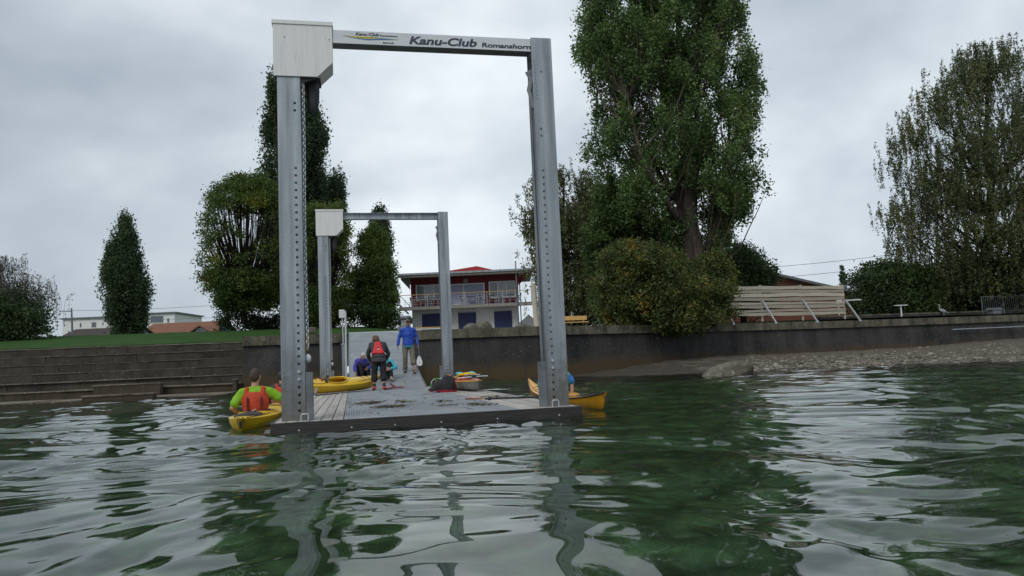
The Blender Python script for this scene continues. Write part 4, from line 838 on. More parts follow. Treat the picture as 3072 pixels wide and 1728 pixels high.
a = aty(2105, 757, 34.5); b = aty(2166, 754, 34.5); tag(MB().tube([(a[0], 34.5, a[2]), (b[0], 34.5, b[2])], .04, 8).tube([(a[0]+.1, 34.5, a[2]), (a[0]+.1, 34.5, LAND)], .03, 8).build('white_bar', M['white'], None, 30, (a[0], 34.5, a[2])), 'white horizontal bar poking out behind the plank fence', 'pole')
a = aty(2268, 783, 33.2); tag(MB().box((a[0]-.42, 33.1, LAND+.95), (a[0]+.42, 33.35, LAND+1.0)).box((a[0]-.03, 33.2, LAND-.1), (a[0]+.03, 33.26, LAND+.95)).build('table', M['white'], None, loc=(a[0], 33.2, LAND)), 'small white topped table on one leg beyond the quay wall', 'table')
# heron
def heron():
    y = 32.9; a = aty(2398, 792, y); z0 = 2.86; root = empty('heron', (a[0], y, z0), 0, 'grey heron standing on the low wall under the big birch', 'bird'); hm = mat('heron_plumage', (.22, .26, .31), .8, 0, (.40, .42, .45), 12); x = a[0]; y += .85
    B_ = []
    mb = MB(); mb.ell((0, 0, .45), (.27, .09, .11), Matrix.Rotation(.35, 3, 'Y'), 16, 10); mb.tube([(-.20, 0, .50), (-.27, 0, .60), (-.24, 0, .70), (-.20, 0, .78), (-.24, 0, .86)], [.05, .035, .026, .022, .026], 8); mb.ell((-.27, 0, .87), (.06, .03, .032)); mb.tube([(.2, 0, .38), (.42, 0, .28)], [.06, .02], 8)
    for s in (-.03, .03): mb.tube([(.02, s, .36), (.05, s, .2), (.0, s, .0)], [.018, .011, .009], 6); mb.tube([(.0, s, .005), (-.07, s, .004)], .007, 5)
    root.location = (x, y, LAND+.1); mb.build('body', hm, root, smooth=True); MB().tube([(-.32, 0, .87), (-.44, 0, .855)], [.014, .003], 6).build('beak', M['timber'], root)
heron()
# ------------------------------------------------------------------ buildings
class Facade:
    """local frame of a front wall that faces the lake; px gives local x, z for a point of the photograph"""
    def __init__(s, depth, u0, v0):
        s.depth = depth; h = np.array([math.sin(YAW), math.cos(YAW), 0]); s.h = h; s.r = np.array([math.cos(YAW), -math.sin(YAW), 0]); s.O = s.hit(u0, v0)
    def hit(s, u, v, dep=0):
        d = ray(u, v); return CAM+d*((s.depth+dep)/(d@s.h))
    def px(s, u, v, dep=0):
        q = s.hit(u, v, dep)-s.O; return float(q@s.r), float(q[2])
    def k(s, u, v, dep=0): return s.px((u/4.77+1160)/1.1925, (v/4.77+760)/1.1925, dep)      # measured on an enlargement
def clubhouse():
    fc = Facade(67.5, (365/4.77+1160)/1.1925, 842); O = fc.O; root = empty('clubhouse', tuple(O), -YAW, 'red and white clubhouse with balcony and blue doors on the lawn', 'building')
    K = fc.k; xl = 0; xr = K(1888, 600)[0]; zf = K(900, 752)[1]-.05; zt = K(900, 330)[1]; D = 8
    B = lambda nm, m, par, *bs: [None, [mbx := MB()], [mbx.box(*b) for b in bs], mbx.build(nm, m, par)][-1]
    lower = B('lower_wall', M['whitewall'], root, ((xl+.05, 0, -.6), (xr-.05, D, zf-.2)))
    upper = B('upper_wall', M['redwall'], root, ((xl, -.02, zf+.02), (xr, D, zt+.1)))
    # windows: (u0,v0,u1,v1,mullions,pane kinds)
    for u0, v0, u1, v1, cuts, kinds in ((415, 455, 800, 662, [.345, .69], 'ggd'), (800, 440, 1412, 742, [.50], 'cc'), (1458, 403, 1852, 640, [.335, .66], 'dgg')):
        x0, z1 = K(u0, (v0)); x1, _ = K(u1, v1); z0 = K((u0+u1)/2, v1+(6 if u1 < 900 else -6))[1]; z1 = K((u0+u1)/2, v0-6)[1]; f = .12; y = -.06
        mb = MB(); mb.box((x0, y-.03, z0), (x0+f, y+.03, z1)); mb.box((x1-f, y-.03, z0), (x1, y+.03, z1)); mb.box((x0+f, y-.03, z0), (x1-f, y+.03, z0+f*.8)); mb.box((x0+f, y-.03, z1-f*.8), (x1-f, y+.03, z1))
        xs = [x0+f]+[x0+(x1-x0)*c for c in cuts]+[x1-f]
        for c in xs[1:-1]: mb.box((c-f*.45, y-.028, z0+f*.8), (c+f*.45, y+.03, z1-f*.8))
        fr = mb.build('window', M['white'], root)
        for a, b, kd in zip(xs[:-1], xs[1:], kinds): B('pane', {'g': M['glasslight'], 'd': M['glass'], 'c': M['curtain']}[kd], fr, ((a, y+.01, z0+f*.6), (b, y+.025, z1-f*.6)))
    for u0, v0, u1 in ((505, 868, 766), (1022, 848, 1278), (1535, 827, 1790)):
        x0 = K(u0, v0)[0]; x1 = K(u1, v0)[0]; z1 = K((u0+u1)/2, v0)[1]; mb = MB(); mb.box((x0, -.05, -.6), (x1, -.012, z1)); 
        dr = mb.build('roller_door', M['shutter'], root); mb = MB()
        for q in range(1, 14): mb.box((x0+.02, -.058, -.5+q*.21), (x1-.02, -.051, -.485+q*.21))
        mb.build('slats', M['shutter'], dr)
    # balcony
    bx0, bx1 = K(175, 790, -1.5)[0], K(2105, 740, -1.5)[0]
    B('balcony_slab', M['galv_dark'], root, ((bx0, -1.5, zf-.22), (bx1, -.022, zf)))
    B('balcony_edge', M['soffit'], root, ((bx0, -1.56, zf-.30), (bx1, -1.502, zf-.06)))
    xs = [bx0+.1]+[K(u, 750, -1.5)[0] for u in (365, 590, 850, 1130, 1440, 1665, 1890)]+[bx1-.15]
    rz = zf+1.02; mb = MB(); mb.tube([(bx0, -1.53, rz), (bx1, -1.53, rz)], .03, 8); rl = mb.build('balcony_rail', M['timber'], root)
    mb = MB(); 
    for z in (.2, .4, .6, .8): mb.tube([(bx0, -1.53, zf+z), (bx1, -1.53, zf+z)], .008, 5)
    mb.build('wire', M['steel'], rl)
    for x in xs: B('baluster', M['galv'], rl, ((x-.035, -1.57, zf-.28), (x+.035, -1.50, rz-.02)))
    # stair at the left end
    mb = MB(); mb.beam((bx0+.1, -1.2, rz), (.0, -1.1, zf+.1), .05, .05); mb.beam((bx0+.05, -1.2, zf+.2), (-.1, -1.1, zf-.6), .05, .14)
    for q in range(5): mb.box((bx0+.5+q*.35, -1.2, zf-.1-q*.1), (bx0+.53+q*.35, -1.17, rz-.35-q*.2))
    mb.build('stair', M['galv_dark'], root)
    # roof
    rx0, rx1 = K(140, 290, -1.9)[0], K(2088, 215, -1.9)[0]; re = K(1100, 262, -1.9)[1]
    mb = MB(); mb.prism([(-1.9, re-.10), (D+1, re+.02), (D+1, re+.2), (-1.9, re+.06)], rx0, rx1, Matrix(((0, 1, 0, 0), (1, 0, 0, 0), (0, 0, 1, 0), (0, 0, 0, 1)))); mb.build('roof', M['roofgrey'], root)
    rf = root.children[-1] if root.children else None
    B('gutter', M['galv'], root, ((rx0, -2.02, re-.12), (rx1, -1.905, re+.03)))
    B('fascia_board', M['soffit'], root, ((rx0+.1, -1.90, re-.30), (rx1-.1, -1.86, re-.104)))
    mb = MB(); mb.add([(rx0+.1, -1.86, re-.29), (rx1-.1, -1.86, re-.29), (rx1-.1, D, zt+.02), (rx0+.1, D, zt+.02), (xr+.3, 0.02, zt-.02), (xl-.3, .02, zt-.02)], [(0, 1, 4, 5)]); mb.add([(xl, -.05, zt-.05), (xr, -.05, zt-.05), (xr, -.05, zt+.3), (xl, -.05, zt+.3)], [(0, 1, 2, 3)]); mb.build('soffit', M['soffit'], root)
    for s, xa, xb in ((-1, xl, rx0+.15), (1, xr, rx1-.15)): MB().prism([(xa, zt-1.1), (xb, re-.32), (xb, re-.22), (xa, zt+.1)], -.5, -.42).build('eave_bracket', M['redwall'] if s > 0 else M['soffit'], root)
    a = K(745, 240, 2)[0]; b = K(1600, 210, 2)[0]; z = K(1290, 190, 2)[1]; c = K(1290, 190, 2)[0]
    mb = MB(); mb.prism([(a, re+.25), (b, re+.25), (b, re+.35), (c, z), (a, re+.45)], 1.6, 5.5); mb.build('roof_lantern', M['redroof'], root)
    mb = MB(); x = K(1905, 500)[0]; mb.tube([(x, -.1, -.6), (x, -.1, zt-.5), (x+1.3, -1.8, re-.2)], .05, 8); mb.build('downpipe', M['galv'], root)
    x = K(1868, 500, -1.8)[0]; mb = MB(); mb.tube([(x, -1.75, -.6), (x-.05, -1.75, re+.75)], [.07, .05], 8); o = mb.build('flag_mast', M['galv_dark'], root)
    mb = MB(); x = K(1130, 390)[0]; mb.box((x-.2, -.08, K(1130, 420)[1]), (x+.2, -.03, K(1130, 368)[1])); mb.build('wall_lamp', M['soffit'], root)
    # furniture on the balcony, each piece a thing
    def make_chair(lab):
        r = empty('balcony_chair', (0, 0, 0), 0, lab, 'chair', 'chairs on the clubhouse balcony'); s = .25
        mb = MB(); mb.tube([(-s, -.24, 0), (-s, -.18, .42), (-s, -.16, .64), (-s, .22, .66), (-s, .26, .85)], .026, 6); mb.tube([(s, -.24, 0), (s, -.18, .42), (s, -.16, .64), (s, .22, .66), (s, .26, .85)], .026, 6); mb.tube([(-s, .28, 0), (-s, .15, .44), (-s, .12, .64)], .026, 6); mb.tube([(s, .28, 0), (s, .15, .44), (s, .12, .64)], .026, 6); mb.tube([(-s, .26, .85), (s, .26, .85)], .026, 6); mb.build('frame', M['steel'], r)
        MB().box((-s+.02, -.2, .42), (s-.02, .2, .45), bev=.01).build('seat', M['galv_dark'], r); MB().box((-s+.02, .2, .52), (s-.02, .23, .82), bev=.008).build('backrest', M['galv_dark'], r); return r
    def make_table(lab):
        r = empty('balcony_table', (0, 0, 0), 0, lab, 'table', 'tables on the clubhouse balcony'); MB().box((-.42, -.38, .71), (.42, .38, .74), bev=.01).build('table_top', M['galv_dark'], r)
        MB().tube([(0, 0, 0), (0, 0, .71)], .035, 8).box((-.28, -.03, 0), (.28, .03, .03)).box((-.03, -.28, .031), (.03, .28, .05)).build('leg', M['steel'], r); return r
    Rm = Matrix.Rotation(-YAW, 4, 'Z'); Om = Matrix.Translation(Vector(O)) @ Rm
    names = ['leftmost table on the clubhouse balcony', 'second balcony table from the left, partly behind the rear gantry post', 'balcony table in front of the right pane of the sliding door', 'balcony table beside the red wall before the right window group', 'rightmost table on the clubhouse balcony']
    pt = ct = None
    for i, u in enumerate((485, 735, 1200, 1475, 1765)):
        x = K(u, 700, -.8)[0]; t = make_table(names[i]) if pt is None else copy_tree(pt); pt = pt or t; t['label'] = names[i]; t.location = Om @ Vector((x, -.8, zf+.004)); t.rotation_euler = (0, 0, -YAW)
        for s in (-1, 1):
            nm = ('left' if s < 0 else 'right')+' chair at the '+names[i].replace(' on the clubhouse balcony', ' of the clubhouse balcony').replace(', partly behind the rear gantry post', '').replace(' in front of the', ' before the')
            if len(nm.split()) > 16: nm = ' '.join(nm.split()[:16])
            c = make_chair(nm) if ct is None else copy_tree(ct); ct = ct or c; c['label'] = nm; c.location = Om @ Vector((x+s*(.62+.03*i), -.8+.05*s, zf+.004)); c.rotation_euler = (0, 0, -YAW-s*math.pi/2+.25*s)
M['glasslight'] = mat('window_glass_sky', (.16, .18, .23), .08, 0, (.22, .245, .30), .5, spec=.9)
clubhouse()
# wooden pole right of the clubhouse, yellow slide patch
a = aty(1353, 835, 34); b = aty(1341, 713, 34); tag(MB().tube([(a[0], 34, a[2]-.6), tuple(b)], [.19, .15], 12).build('wooden_pole', M['palewood'], None, 30, (a[0], 34, a[2]-.6)), 'thick upright wooden pole between clubhouse and front gantry', 'pole')
a = aty(1318, 832, 60); root = empty('kiosk', tuple(a), -YAW, 'small yellow hut beside the clubhouse', 'hut')
MB().box((-.6, 0, -1.5), (1.6, 2, .35)).build('hut_wall', M['timber'], root); MB().prism([(-.9, .351), (1.9, .351), (.5, 1.5)], -.3, 2.3).build('hut_roof', M['whitewall'], root)
def house(fc, name, label, uL, uR, vR, vE, wall, roof, gable=None, depth=9, zb=-6, over=.5, windows=(), skylights=(), flat=False, cat='house', chim=None):
    x0, ze = fc.px(uL, vE); x1, _ = fc.px(uR, vE); zr = fc.px((uL+uR)/2, vR)[1]; ze = fc.px((uL+uR)/2, vE)[1]
    q = fc.O+fc.r*((x0+x1)/2); c = (x0+x1)/2; w = (x1-x0)/2; root = empty(name, (q[0], q[1], fc.O[2]), -YAW, label, cat)
    MB().box((-w+over, 0, zb), (w-over, depth, ze-.01 if not flat else zr)).build('wall', wall, root)
    if flat: MB().box((-w, -.4, zr), (w, depth+.4, zr+.25)).build('roof', roof, root)
    elif gable is None:
        MB().prism([(-over, ze-.15), (depth/2, zr-.15), (depth+over, ze-.15), (depth+over, ze+.05), (depth/2, zr+.05), (-over, ze+.05)], -w, w, Matrix(((0, 1, 0, 0), (1, 0, 0, 0), (0, 0, 1, 0), (0, 0, 0, 1)))).build('roof', roof, root)
        MB().prism([(.05, ze-.05), (depth/2, zr-.2), (depth-.05, ze-.05)], -w+over+.02, w-over-.02, Matrix(((0, 1, 0, 0), (1, 0, 0, 0), (0, 0, 1, 0), (0, 0, 0, 1)))).build('gable', wall, root)
    else:
        MB().prism([(-w, ze-.2), (0, zr-.2), (w, ze-.2), (w, ze), (0, zr), (-w, ze)], -.5, depth).build('roof', roof, root)
        MB().prism([(-w+over, ze-.05), (0, zr-.25), (w-over, ze-.05)], .0, .2).build('gable', wall, root)
    for u0, v0, u1, v1 in windows:
        a, zt = fc.px(u0, v0); b, zz = fc.px(u1, v1); m = MB(); f = .08; fr = MB().box((a-c, -.06, zz), (a-c+f, -.012, zt)).box((b-c-f, -.06, zz), (b-c, -.012, zt)).box((a-c+f, -.06, zt-f), (b-c-f, -.012, zt)).box((a-c+f, -.06, zz), (b-c-f, -.012, zz+f)).build('window', M['white'], root)
        MB().box((a-c+f, -.04, zz+f), (b-c-f, -.011, zt-f)).build('pane', M['glass'], fr)
    for u0, v0, u1, v1 in skylights:
        dep = depth/2*.4; a, zt = fc.px(u0, v0); b, zz = fc.px(u1, v1); sl = (zr-ze)/(depth/2); za = ze+.1+(zt+zz)/2*0
        yy0 = max(0, ((zz)-ze)/sl); yy1 = ((zt)-ze)/sl; MB().add([(a-c, yy0, ze+sl*yy0+.14), (b-c, yy0, ze+sl*yy0+.14), (b-c+.2, yy1, ze+sl*yy1+.14), (a-c+.2, yy1, ze+sl*yy1+.14), (a-c, yy0, ze+sl*yy0-.02), (b-c, yy0, ze+sl*yy0-.02), (b-c+.2, yy1, ze+sl*yy1-.02), (a-c+.2, yy1, ze+sl*yy1-.02)], [(0, 1, 2, 3), (4, 7, 6, 5), (0, 4, 5, 1), (1, 5, 6, 2), (2, 6, 7, 3), (3, 7, 4, 0)]).build('skylight', M['white'], root)
    if chim: 
        a, zt = fc.px(chim[0], chim[1]); b, _ = fc.px(chim[2], chim[1]); MB().box((a-c, 1.5, ze), (b-c, 2.3, zt)).build('chimney', M['whitewall'], root)
    return root
f1 = Facade(125, 300, 860); f2 = Facade(160, 300, 860); f3 = Facade(118, 300, 860)
house(f2, 'apartment_block', 'white flat-roofed apartment block on the skyline left of the lone poplar', 152, 330, 800, 812, M['whitewall'], M['roofgrey'], flat=True, depth=14, zb=-8, windows=((200, 812, 206, 824), (230, 810, 243, 824), (292, 802, 303, 818)), cat='building')
house(f2, 'apartment_block', 'upper white storey showing between the lone poplar and the first block', 266, 312, 792, 799, M['whitewall'], M['roofgrey'], flat=True, depth=10, zb=-2, cat='building')
house(f2, 'apartment_block', 'white terraced block with dark openings right of the lone poplar', 362, 445, 789, 800, M['whitewall'], M['roofgrey'], flat=True, depth=14, zb=-8, windows=((378, 795, 412, 812), (420, 800, 427, 812)), chim=(421, 783, 431), cat='building')
house(f3, 'house', 'low house with dark brown roof and pale gable left of the lone poplar', 148, 330, 822, 848, M['whitewall'], M['darkroof'], depth=9, skylights=((210, 843, 224, 849),))
house(f1, 'house', 'long house with rust brown tiled roof right of the lone poplar', 350, 545, 807, 838, M['bluewall'], M['tileroof'], depth=10, skylights=((384, 825, 402, 833),))
house(f3, 'house', 'small blue gabled house with brown roof in front of the long tiled one', 472, 536, 818, 838, M['bluewall'], M['tileroof'], gable=1, depth=6, windows=((494, 826, 516, 838),))
house(f1, 'house', 'white gabled house peeking over the hedge behind the hornbeam', 618, 652, 793, 818, M['whitewall'], M['darkroof'], gable=1, depth=8)
house(f1, 'house', 'grey roofed house with dormer left of the gantry post', 640, 712, 795, 824, M['whitewall'], M['roofgrey'], depth=8, windows=((684, 804, 692, 812),))
house(Facade(85, 985, 835), 'house', 'white house between the cone-shaped hornbeam and the clubhouse', 992, 1020, 790, 802, M['whitewall'], M['roofgrey'], depth=8, windows=((1000, 805, 1010, 816),))
house(Facade(62, 2000, 780), 'barn', 'long low brown barn with sloping dark roof behind the plank fence', 1560, 2172, 668, 752, M['barnwall'], M['roofgrey'], gable=1, depth=14, zb=-3, cat='barn')
def lines(name, label, y, pole_px, wires):
    pu, pv0, pv1 = pole_px; a = aty(pu, pv0, y); b = aty(pu-2, pv1, y); root = empty(name, (a[0], y, a[2]), 0, label, 'power pole'); L0 = (a[0], y, a[2])
    MB().tube([(a[0], y, a[2]), tuple(b)], [.16, .10], 8).box((b[0]-1.6, y-.05, b[2]-.55), (b[0]+.1, y+.05, b[2]-.45)).build('pole', M['galv_dark'], root, loc=L0)
    for (u0, v0, y0), (u1, v1, y1) in wires:
        p = aty(u0, v0, y0); q = aty(u1, v1, y1); pts = [tuple(p+(q-p)*t-np.array([0, 0, 4*.4*t*(1-t)])) for t in np.linspace(0, 1, 16)]; MB().tube(pts, .028, 5).build('wire', M['galv_dark'], root, loc=L0)
lines('power_pole', 'slender pole carrying wires behind the right birch', 70, (2305, 740, 612), [((1700, 685, 70), (2303, 632, 70)), ((1700, 712, 70), (2303, 660, 70))])
lines('power_pole', 'rail mast with bracket arm and wires at far left', 110, (182, 840, 775), [((60, 781, 110), (620, 762, 110)), ((60, 800, 110), (620, 795, 110))])
# ------------------------------------------------------------------ kayaks
def kayak(label, L, B, loc, rz, mdeck, mhull, cockpit, roll=0, pitch=0, rb=.16, rs=.10, sheer=.20, keel=-.10, crown=.07, group='kayaks', mrim=None, seat=True, hatch=(), bow_pow=2.2, cover=None):
    root = empty('kayak', loc, rz, label, 'kayak', group); root.rotation_euler = (pitch, roll, rz)
    NS, NH = 48, 9; T = np.linspace(-1, 1, NS)
    def hb(t): return max(.012, B/2*(1-abs(t)**bow_pow)**.85)
    def sh(t): return sheer+(rb if t > 0 else rs)*abs(t)**3.2
    def kl(t): return keel+(.12 if t > 0 else .09)*abs(t)**6
    def X(t, z): return L/2*t*(1+.0*z)
    def dk(t, s): return sh(t)+crown*(1-abs(t)**3)*(1-s*s)
    vs = []; fs = []; H = [(1, 1), (.95, .74), (.84, .46), (.58, .20), (.28, .06), (0, 0)]; row = H+[(-a, b) for a, b in H[-2::-1]]; n = len(row)
    for t in T:
        for a, b in row: z = kl(t)+(sh(t)-kl(t))*b; rk = 1-.085*(1-b)*max(0, abs(t)-.72)/.28; vs.append((a*hb(t), L/2*t*rk, z))
    for i in range(NS-1): fs += [(i*n+j, i*n+j+1, (i+1)*n+j+1, (i+1)*n+j) for j in range(n-1)]
    for e in (0, NS-1): fs.append([e*n+j for j in range(n)])
    MB().add(vs, fs).build('hull', mhull, root, smooth=55)
    cy, cl, cw = cockpit; vs = []; fs = []; NW = 12; S = np.linspace(-1, 1, NW+1)
    Td = np.linspace(-1, 1, 97)
    for t in Td:
        for s in S: vs.append((s*hb(t)*1.005, L/2*t, dk(t, s)+.002))
    inside = lambda x, y: ((y-cy)/cl)**2+(x/cw)**2 < 1
    for i in range(96):
        for j in range(NW):
            y = L/2*(Td[i]+Td[i+1])/2; x = (S[j]+S[j+1])/2*hb((Td[i]+Td[i+1])/2)
            if not inside(x, y): fs.append((i*(NW+1)+j, i*(NW+1)+j+1, (i+1)*(NW+1)+j+1, (i+1)*(NW+1)+j))
    dkm = MB().add(vs, fs).build('deck', mdeck, root, smooth=50)
    if mrim:
        for s in (-1, 1): MB().tube([(s*(hb(t)+.004), L/2*t, sh(t)) for t in np.linspace(-.985, .985, 40)], .012, 6).build('rim', mrim, root, smooth=True)
    ring = [(cw*1.05*math.cos(a), cy+cl*1.03*math.sin(a), dk((cy+cl*math.sin(a))/(L/2), cw*math.cos(a)/max(.05, hb(cy/(L/2))))+.012+.012*math.sin(a)) for a in np.linspace(0, 2*math.pi, 28, endpoint=False)]
    MB().tube(ring, .018, 6, closed=True).build('coaming', mdeck if not cover else M['black'], root, smooth=True)
    vs = list(ring)+[(x*1.0, y, z-.05) for x, y, z in ring]; k = len(ring); MB().add(vs, [(i, (i+1) % k, (i+1) % k+k, i+k) for i in range(k)]).build('coaming_skirt', mdeck, root, smooth=True)
    if seat: 
        mb = MB(); mb.box((-.19, cy-cl*.75, .02), (.19, cy-cl*.15, .07), bev=.02); mb.box((-.17, cy-cl*.86, .06), (.17, cy-cl*.76, .30), bev=.02); mb.build('seat', M['black'], root)
    for hy, hl, hw in hatch:
        vs = [(hw*math.cos(a), hy+hl*math.sin(a)) for a in np.linspace(0, 2*math.pi, 24, endpoint=False)]; V = [(x, y, dk(y/(L/2), x/hb(y/(L/2)))+.004) for x, y in vs]+[(x*.94, hy+(y-hy)*.96, dk(y/(L/2), x/hb(y/(L/2)))+.024) for x, y in vs]; k = 24
        MB().add(V, [(i, (i+1) % k, (i+1) % k+k, i+k) for i in range(k)]+[list(range(k, 2*k))]).build('hatch_cover', M['black'], root, smooth=40)
    for e in (-1, 1):                          # deck lines
        for sd in (-1, 1):
            ys = np.linspace(e*.93, e*max(.34, (abs(cy)+cl)/(L/2)*.98), 10); MB().tube([(sd*hb(t)*.72, L/2*t, dk(t, .72)+.008) for t in ys], .005, 5).build('deck_line', M['black'], root)
        for t in (.55, .68): MB().tube([(q*hb(e*t)*.72, L/2*e*t, dk(e*t, q*.72)+.01) for q in np.linspace(-1, 1, 5)], .005, 5).build('deck_line', M['black'], root)
    for e in (-1, 1):
        t = .975*e; z = sh(t)+.02; mb = MB(); mb.tube([(0, L/2*t, z-.02), (.03, L/2*t*1.004, z+.0), (.045, L/2*t*1.004, z-.07), (0, L/2*t*1.012, z-.12), (-.045, L/2*t*1.004, z-.07), (-.03, L/2*t*1.004, z), (0, L/2*t, z-.02)], .006, 5); mb.tube([(0, L/2*t*1.018, z-.05), (0, L/2*t*1.02, z-.15)], .018, 6); mb.build('carry_handle', M['black'], root)
    return root
K1 = kayak('short yellow kayak with black hatch floating at the left side of the jetty', 4.0, .66, (-.40, 2.62, .045), -.02, M['kyellow'], M['kyellow'], (-.35, .42, .26), seat=False, hatch=((-1.25, .34, .19),), bow_pow=3.4, sheer=.11, keel=-.12, rs=.03, rb=.06, crown=.05)
K2 = kayak('empty yellow kayak lying on the left planks of the jetty', 3.75, .66, (.55, 11.25, DECK+.13), -.70, M['kyellow'], M['kyellow'], (-.15, .50, .25), roll=.27, hatch=((-1.25, .22, .16),), bow_pow=2.4, sheer=.17, rb=.14, rs=.06, crown=.10)
K3 = kayak('red and white sea kayak with yellow rim lying on the right planks of the jetty', 4.8, .70, (3.74, 9.10, DECK+.105), .02, M['kred'], M['kwhite'], (-.3, .40, .22), mrim=M['kyellow'], hatch=((-1.55, .2, .12), (1.4, .16, .1)), sheer=.115, keel=-.105, rb=.14, rs=.04, crown=.10, bow_pow=1.9)
K4 = kayak('amber sea kayak with upturned ends floating at the right side of the jetty', 5.1, .56, (4.70, 3.30, .05), .0, M['kyellow2'], M['kyellow2'], (-.2, .42, .22), seat=False, mrim=M['black'], sheer=.08, keel=-.12, rb=.28, rs=.14, crown=.05, hatch=((-1.6, .2, .12),), bow_pow=1.8)
K5 = kayak('red kayak beyond the lime-shirted paddler, mostly behind the left post', 4.2, .62, (-.62, 7.9, .04), .08, M['kred'], M['kred'], (-.3, .42, .24), seat=False, sheer=.13, keel=-.12)
# gear
def gear():
    # black skirt panel and rolled bag on kayak 3, trolley, paddles
    root = empty('kayak_trolley', (3.05, 8.6, DECK), .1, 'folding aluminium kayak trolley with black wheels left of the red kayak', 'trolley')
    mb = MB(); r = .012
    mb.tube([(-.17, -.25, .05), (-.20, -.25, .12), (-.20, -.25, .24), (-.13, -.25, .31), (.42, -.25, .31), (.52, -.2, .20)], r, 8); mb.tube([(-.10, -.25, .30), (-.04, -.22, .12)], r, 8); mb.tube([(.12, -.25, .30), (.05, -.22, .12)], r, 8); mb.tube([(-.17, -.25, .05), (.02, -.25, .03), (.10, -.2, .08), (.3, -.2, .12)], r, 8); mb.tube([(.42, -.25, .31), (.46, .2, .30)], r, 8); mb.tube([(0, -.2, .11), (.0, .3, .11)], r, 8)
    mb.build('frame', M['steel'], root, smooth=40)
    gm = mat('green_plastic', (.02, .35, .06), .5)
    for a, b in (((-.13, -.25, .31), (.0, -.25, .31)), ((.30, -.25, .31), (.42, -.25, .31)), ((-.2, -.25, .13), (-.2, -.25, .2))): MB().tube([a, b], .016, 8).build('grip', gm, root)
    for y in (-.24, .3): 
        w = MB(); w.tube([(.0, y-.02, .11), (.0, y+.02, .11)], .11, 20); w.build('wheel', M['black'], root)
    t2 = empty('kayak_trolley', (.17, 10.75, DECK+.36), -.25, 'small red two-wheeled trolley strapped on the yellow kayak', 'trolley')
    rd = mat('trolley_red', (.35, .015, .02), .4)
    MB().tube([(-.18, 0, .0), (.18, 0, .0)], .02, 8).box((-.1, -.12, -.03), (.1, .12, .02), bev=.01).tube([(-.1, -.1, .02), (-.12, .16, .08)], .012, 6).tube([(.1, -.1, .02), (.12, .16, .08)], .012, 6).build('frame', rd, t2)
    for x in (-.21, .21): 
        w = MB(); w.tube([(x-.02, 0, .02), (x+.02, 0, .02)], .115, 20); wh = w.build('wheel', M['black'], t2); MB().tube([(x-.024, 0, .02), (x+.024, 0, .02)], .06, 12).build('rim', M['steel'], wh)
    def blade(mb, c, d, L, w, nrm, th=.006):
        """spoon blade starting at c, pointing along d"""
        d = Vector(d).normalized(); nrm = Vector(nrm); s = d.cross(nrm).normalized(); nrm = s.cross(d); c = Vector(c); prof = [(0, .10), (.12, .38), (.3, .75), (.55, 1), (.8, .95), (.94, .68), (1, .25)]
        vs = []; 
        for t, q in prof:
            for k in (-1, -.5, 0, .5, 1): p = c+d*(t*L)+s*(k*q*w/2)+nrm*(.012*(k*k)*q); vs += [p+nrm*th/2, p-nrm*th/2]
        fs = []
        for i in range(len(prof)-1):
            for j in range(4): a = i*10+j*2; b = a+10; fs += [(a, a+2, b+2, b), (a+1, b+1, b+3, a+3)]
            a = i*10; b = a+10; fs += [(a, b, b+1, a+1), (a+8, a+9, b+9, b+8)]
        mb.add(vs, fs); return mb
    og = mat('orange_blade', (.75, .20, .03), .4); og2 = mat('paddle_shaft_black', (.02, .02, .022), .35)
    p = empty('paddle', (3.05, 2.05, DECK+.05), 0, 'paddle with orange blades and black shaft lying across the right planks', 'paddle'); A = Vector((3.16, 1.98, DECK+.07)); Bq = Vector((4.0, .95, DECK+.10)); d = (Bq-A).normalized(); o = Vector(p.location)
    MB().tube([A-d*.10-o, A-o, A+(Bq-A)*.5-o, Bq-o], [.016, .017, .017, .017], 10).tube([A-d*.02-o, A+d*.0-o], .028, 10).build('shaft', og2, p, smooth=True)
    blade(MB(), A-d*.08-o, -d, .44, .17, (0.1, .1, 1)).build('blade', og, p, smooth=30); MB().tube([Bq-o, Bq+d*.1-o], .02, 8).build('ferrule', og, p)
    wh = empty('paddle', (.12, 8.9, DECK+.02), 0, 'white-bladed paddle lying on planks beside the yellow kayak', 'paddle'); MB().tube([(0, 0, .02), (.55, .5, .03)], .015, 8).build('shaft', og2, wh); blade(MB(), (0, 0, .02), (-.3, -.9, .02), .42, .18, (.3, 0, 1)).build('blade', M['white'], wh, smooth=30); blade(MB(), (.0, .05, .03), (.25, -.2, .6), .2, .06, (0, 1, 0)).build('clip', M['palewood'], wh)
    # black and red bag
    bm = bmesh.new(); bmesh.ops.create_icosphere(bm, subdivisions=4, radius=1)
    for v in bm.verts:
        c = v.co.copy(); k = 1+.12*mnoise.noise(c*1.6+Vector((5, 0, 0)))+.05*mnoise.noise(c*4); zz = max(c.z, -.35)*.26*(1+.62*c.x); v.co = Vector((c.x*.33*k, c.y*.25*k, zz*k+.02*math.sin(c.x*9)))
    me = bpy.data.meshes.new('kit_bag'); me.materials.append(M['blackcloth']); me.materials.append(mat('bag_red_edge', (.38, .01, .03), .6)); bm.faces.ensure_lookup_table()
    for f in bm.faces:
        c = f.calc_center_median(); f.smooth = True; f.material_index = 1 if (c.z < -.035 and c.z > -.099) or c.x > .27 else 0
    bm.to_mesh(me); bm.free(); b = link('kit_bag', me, None, (3.10, 7.85, DECK+.085)); tag(b, 'slumped black kit bag with red edge beside the red kayak', 'bag')
    # things strapped on kayak 3
    t = empty('deck_bag', (3.74, 8.0, DECK+.315), .02, 'yellow and black cover with wheels strapped on the stern of the red kayak', 'deck bag')
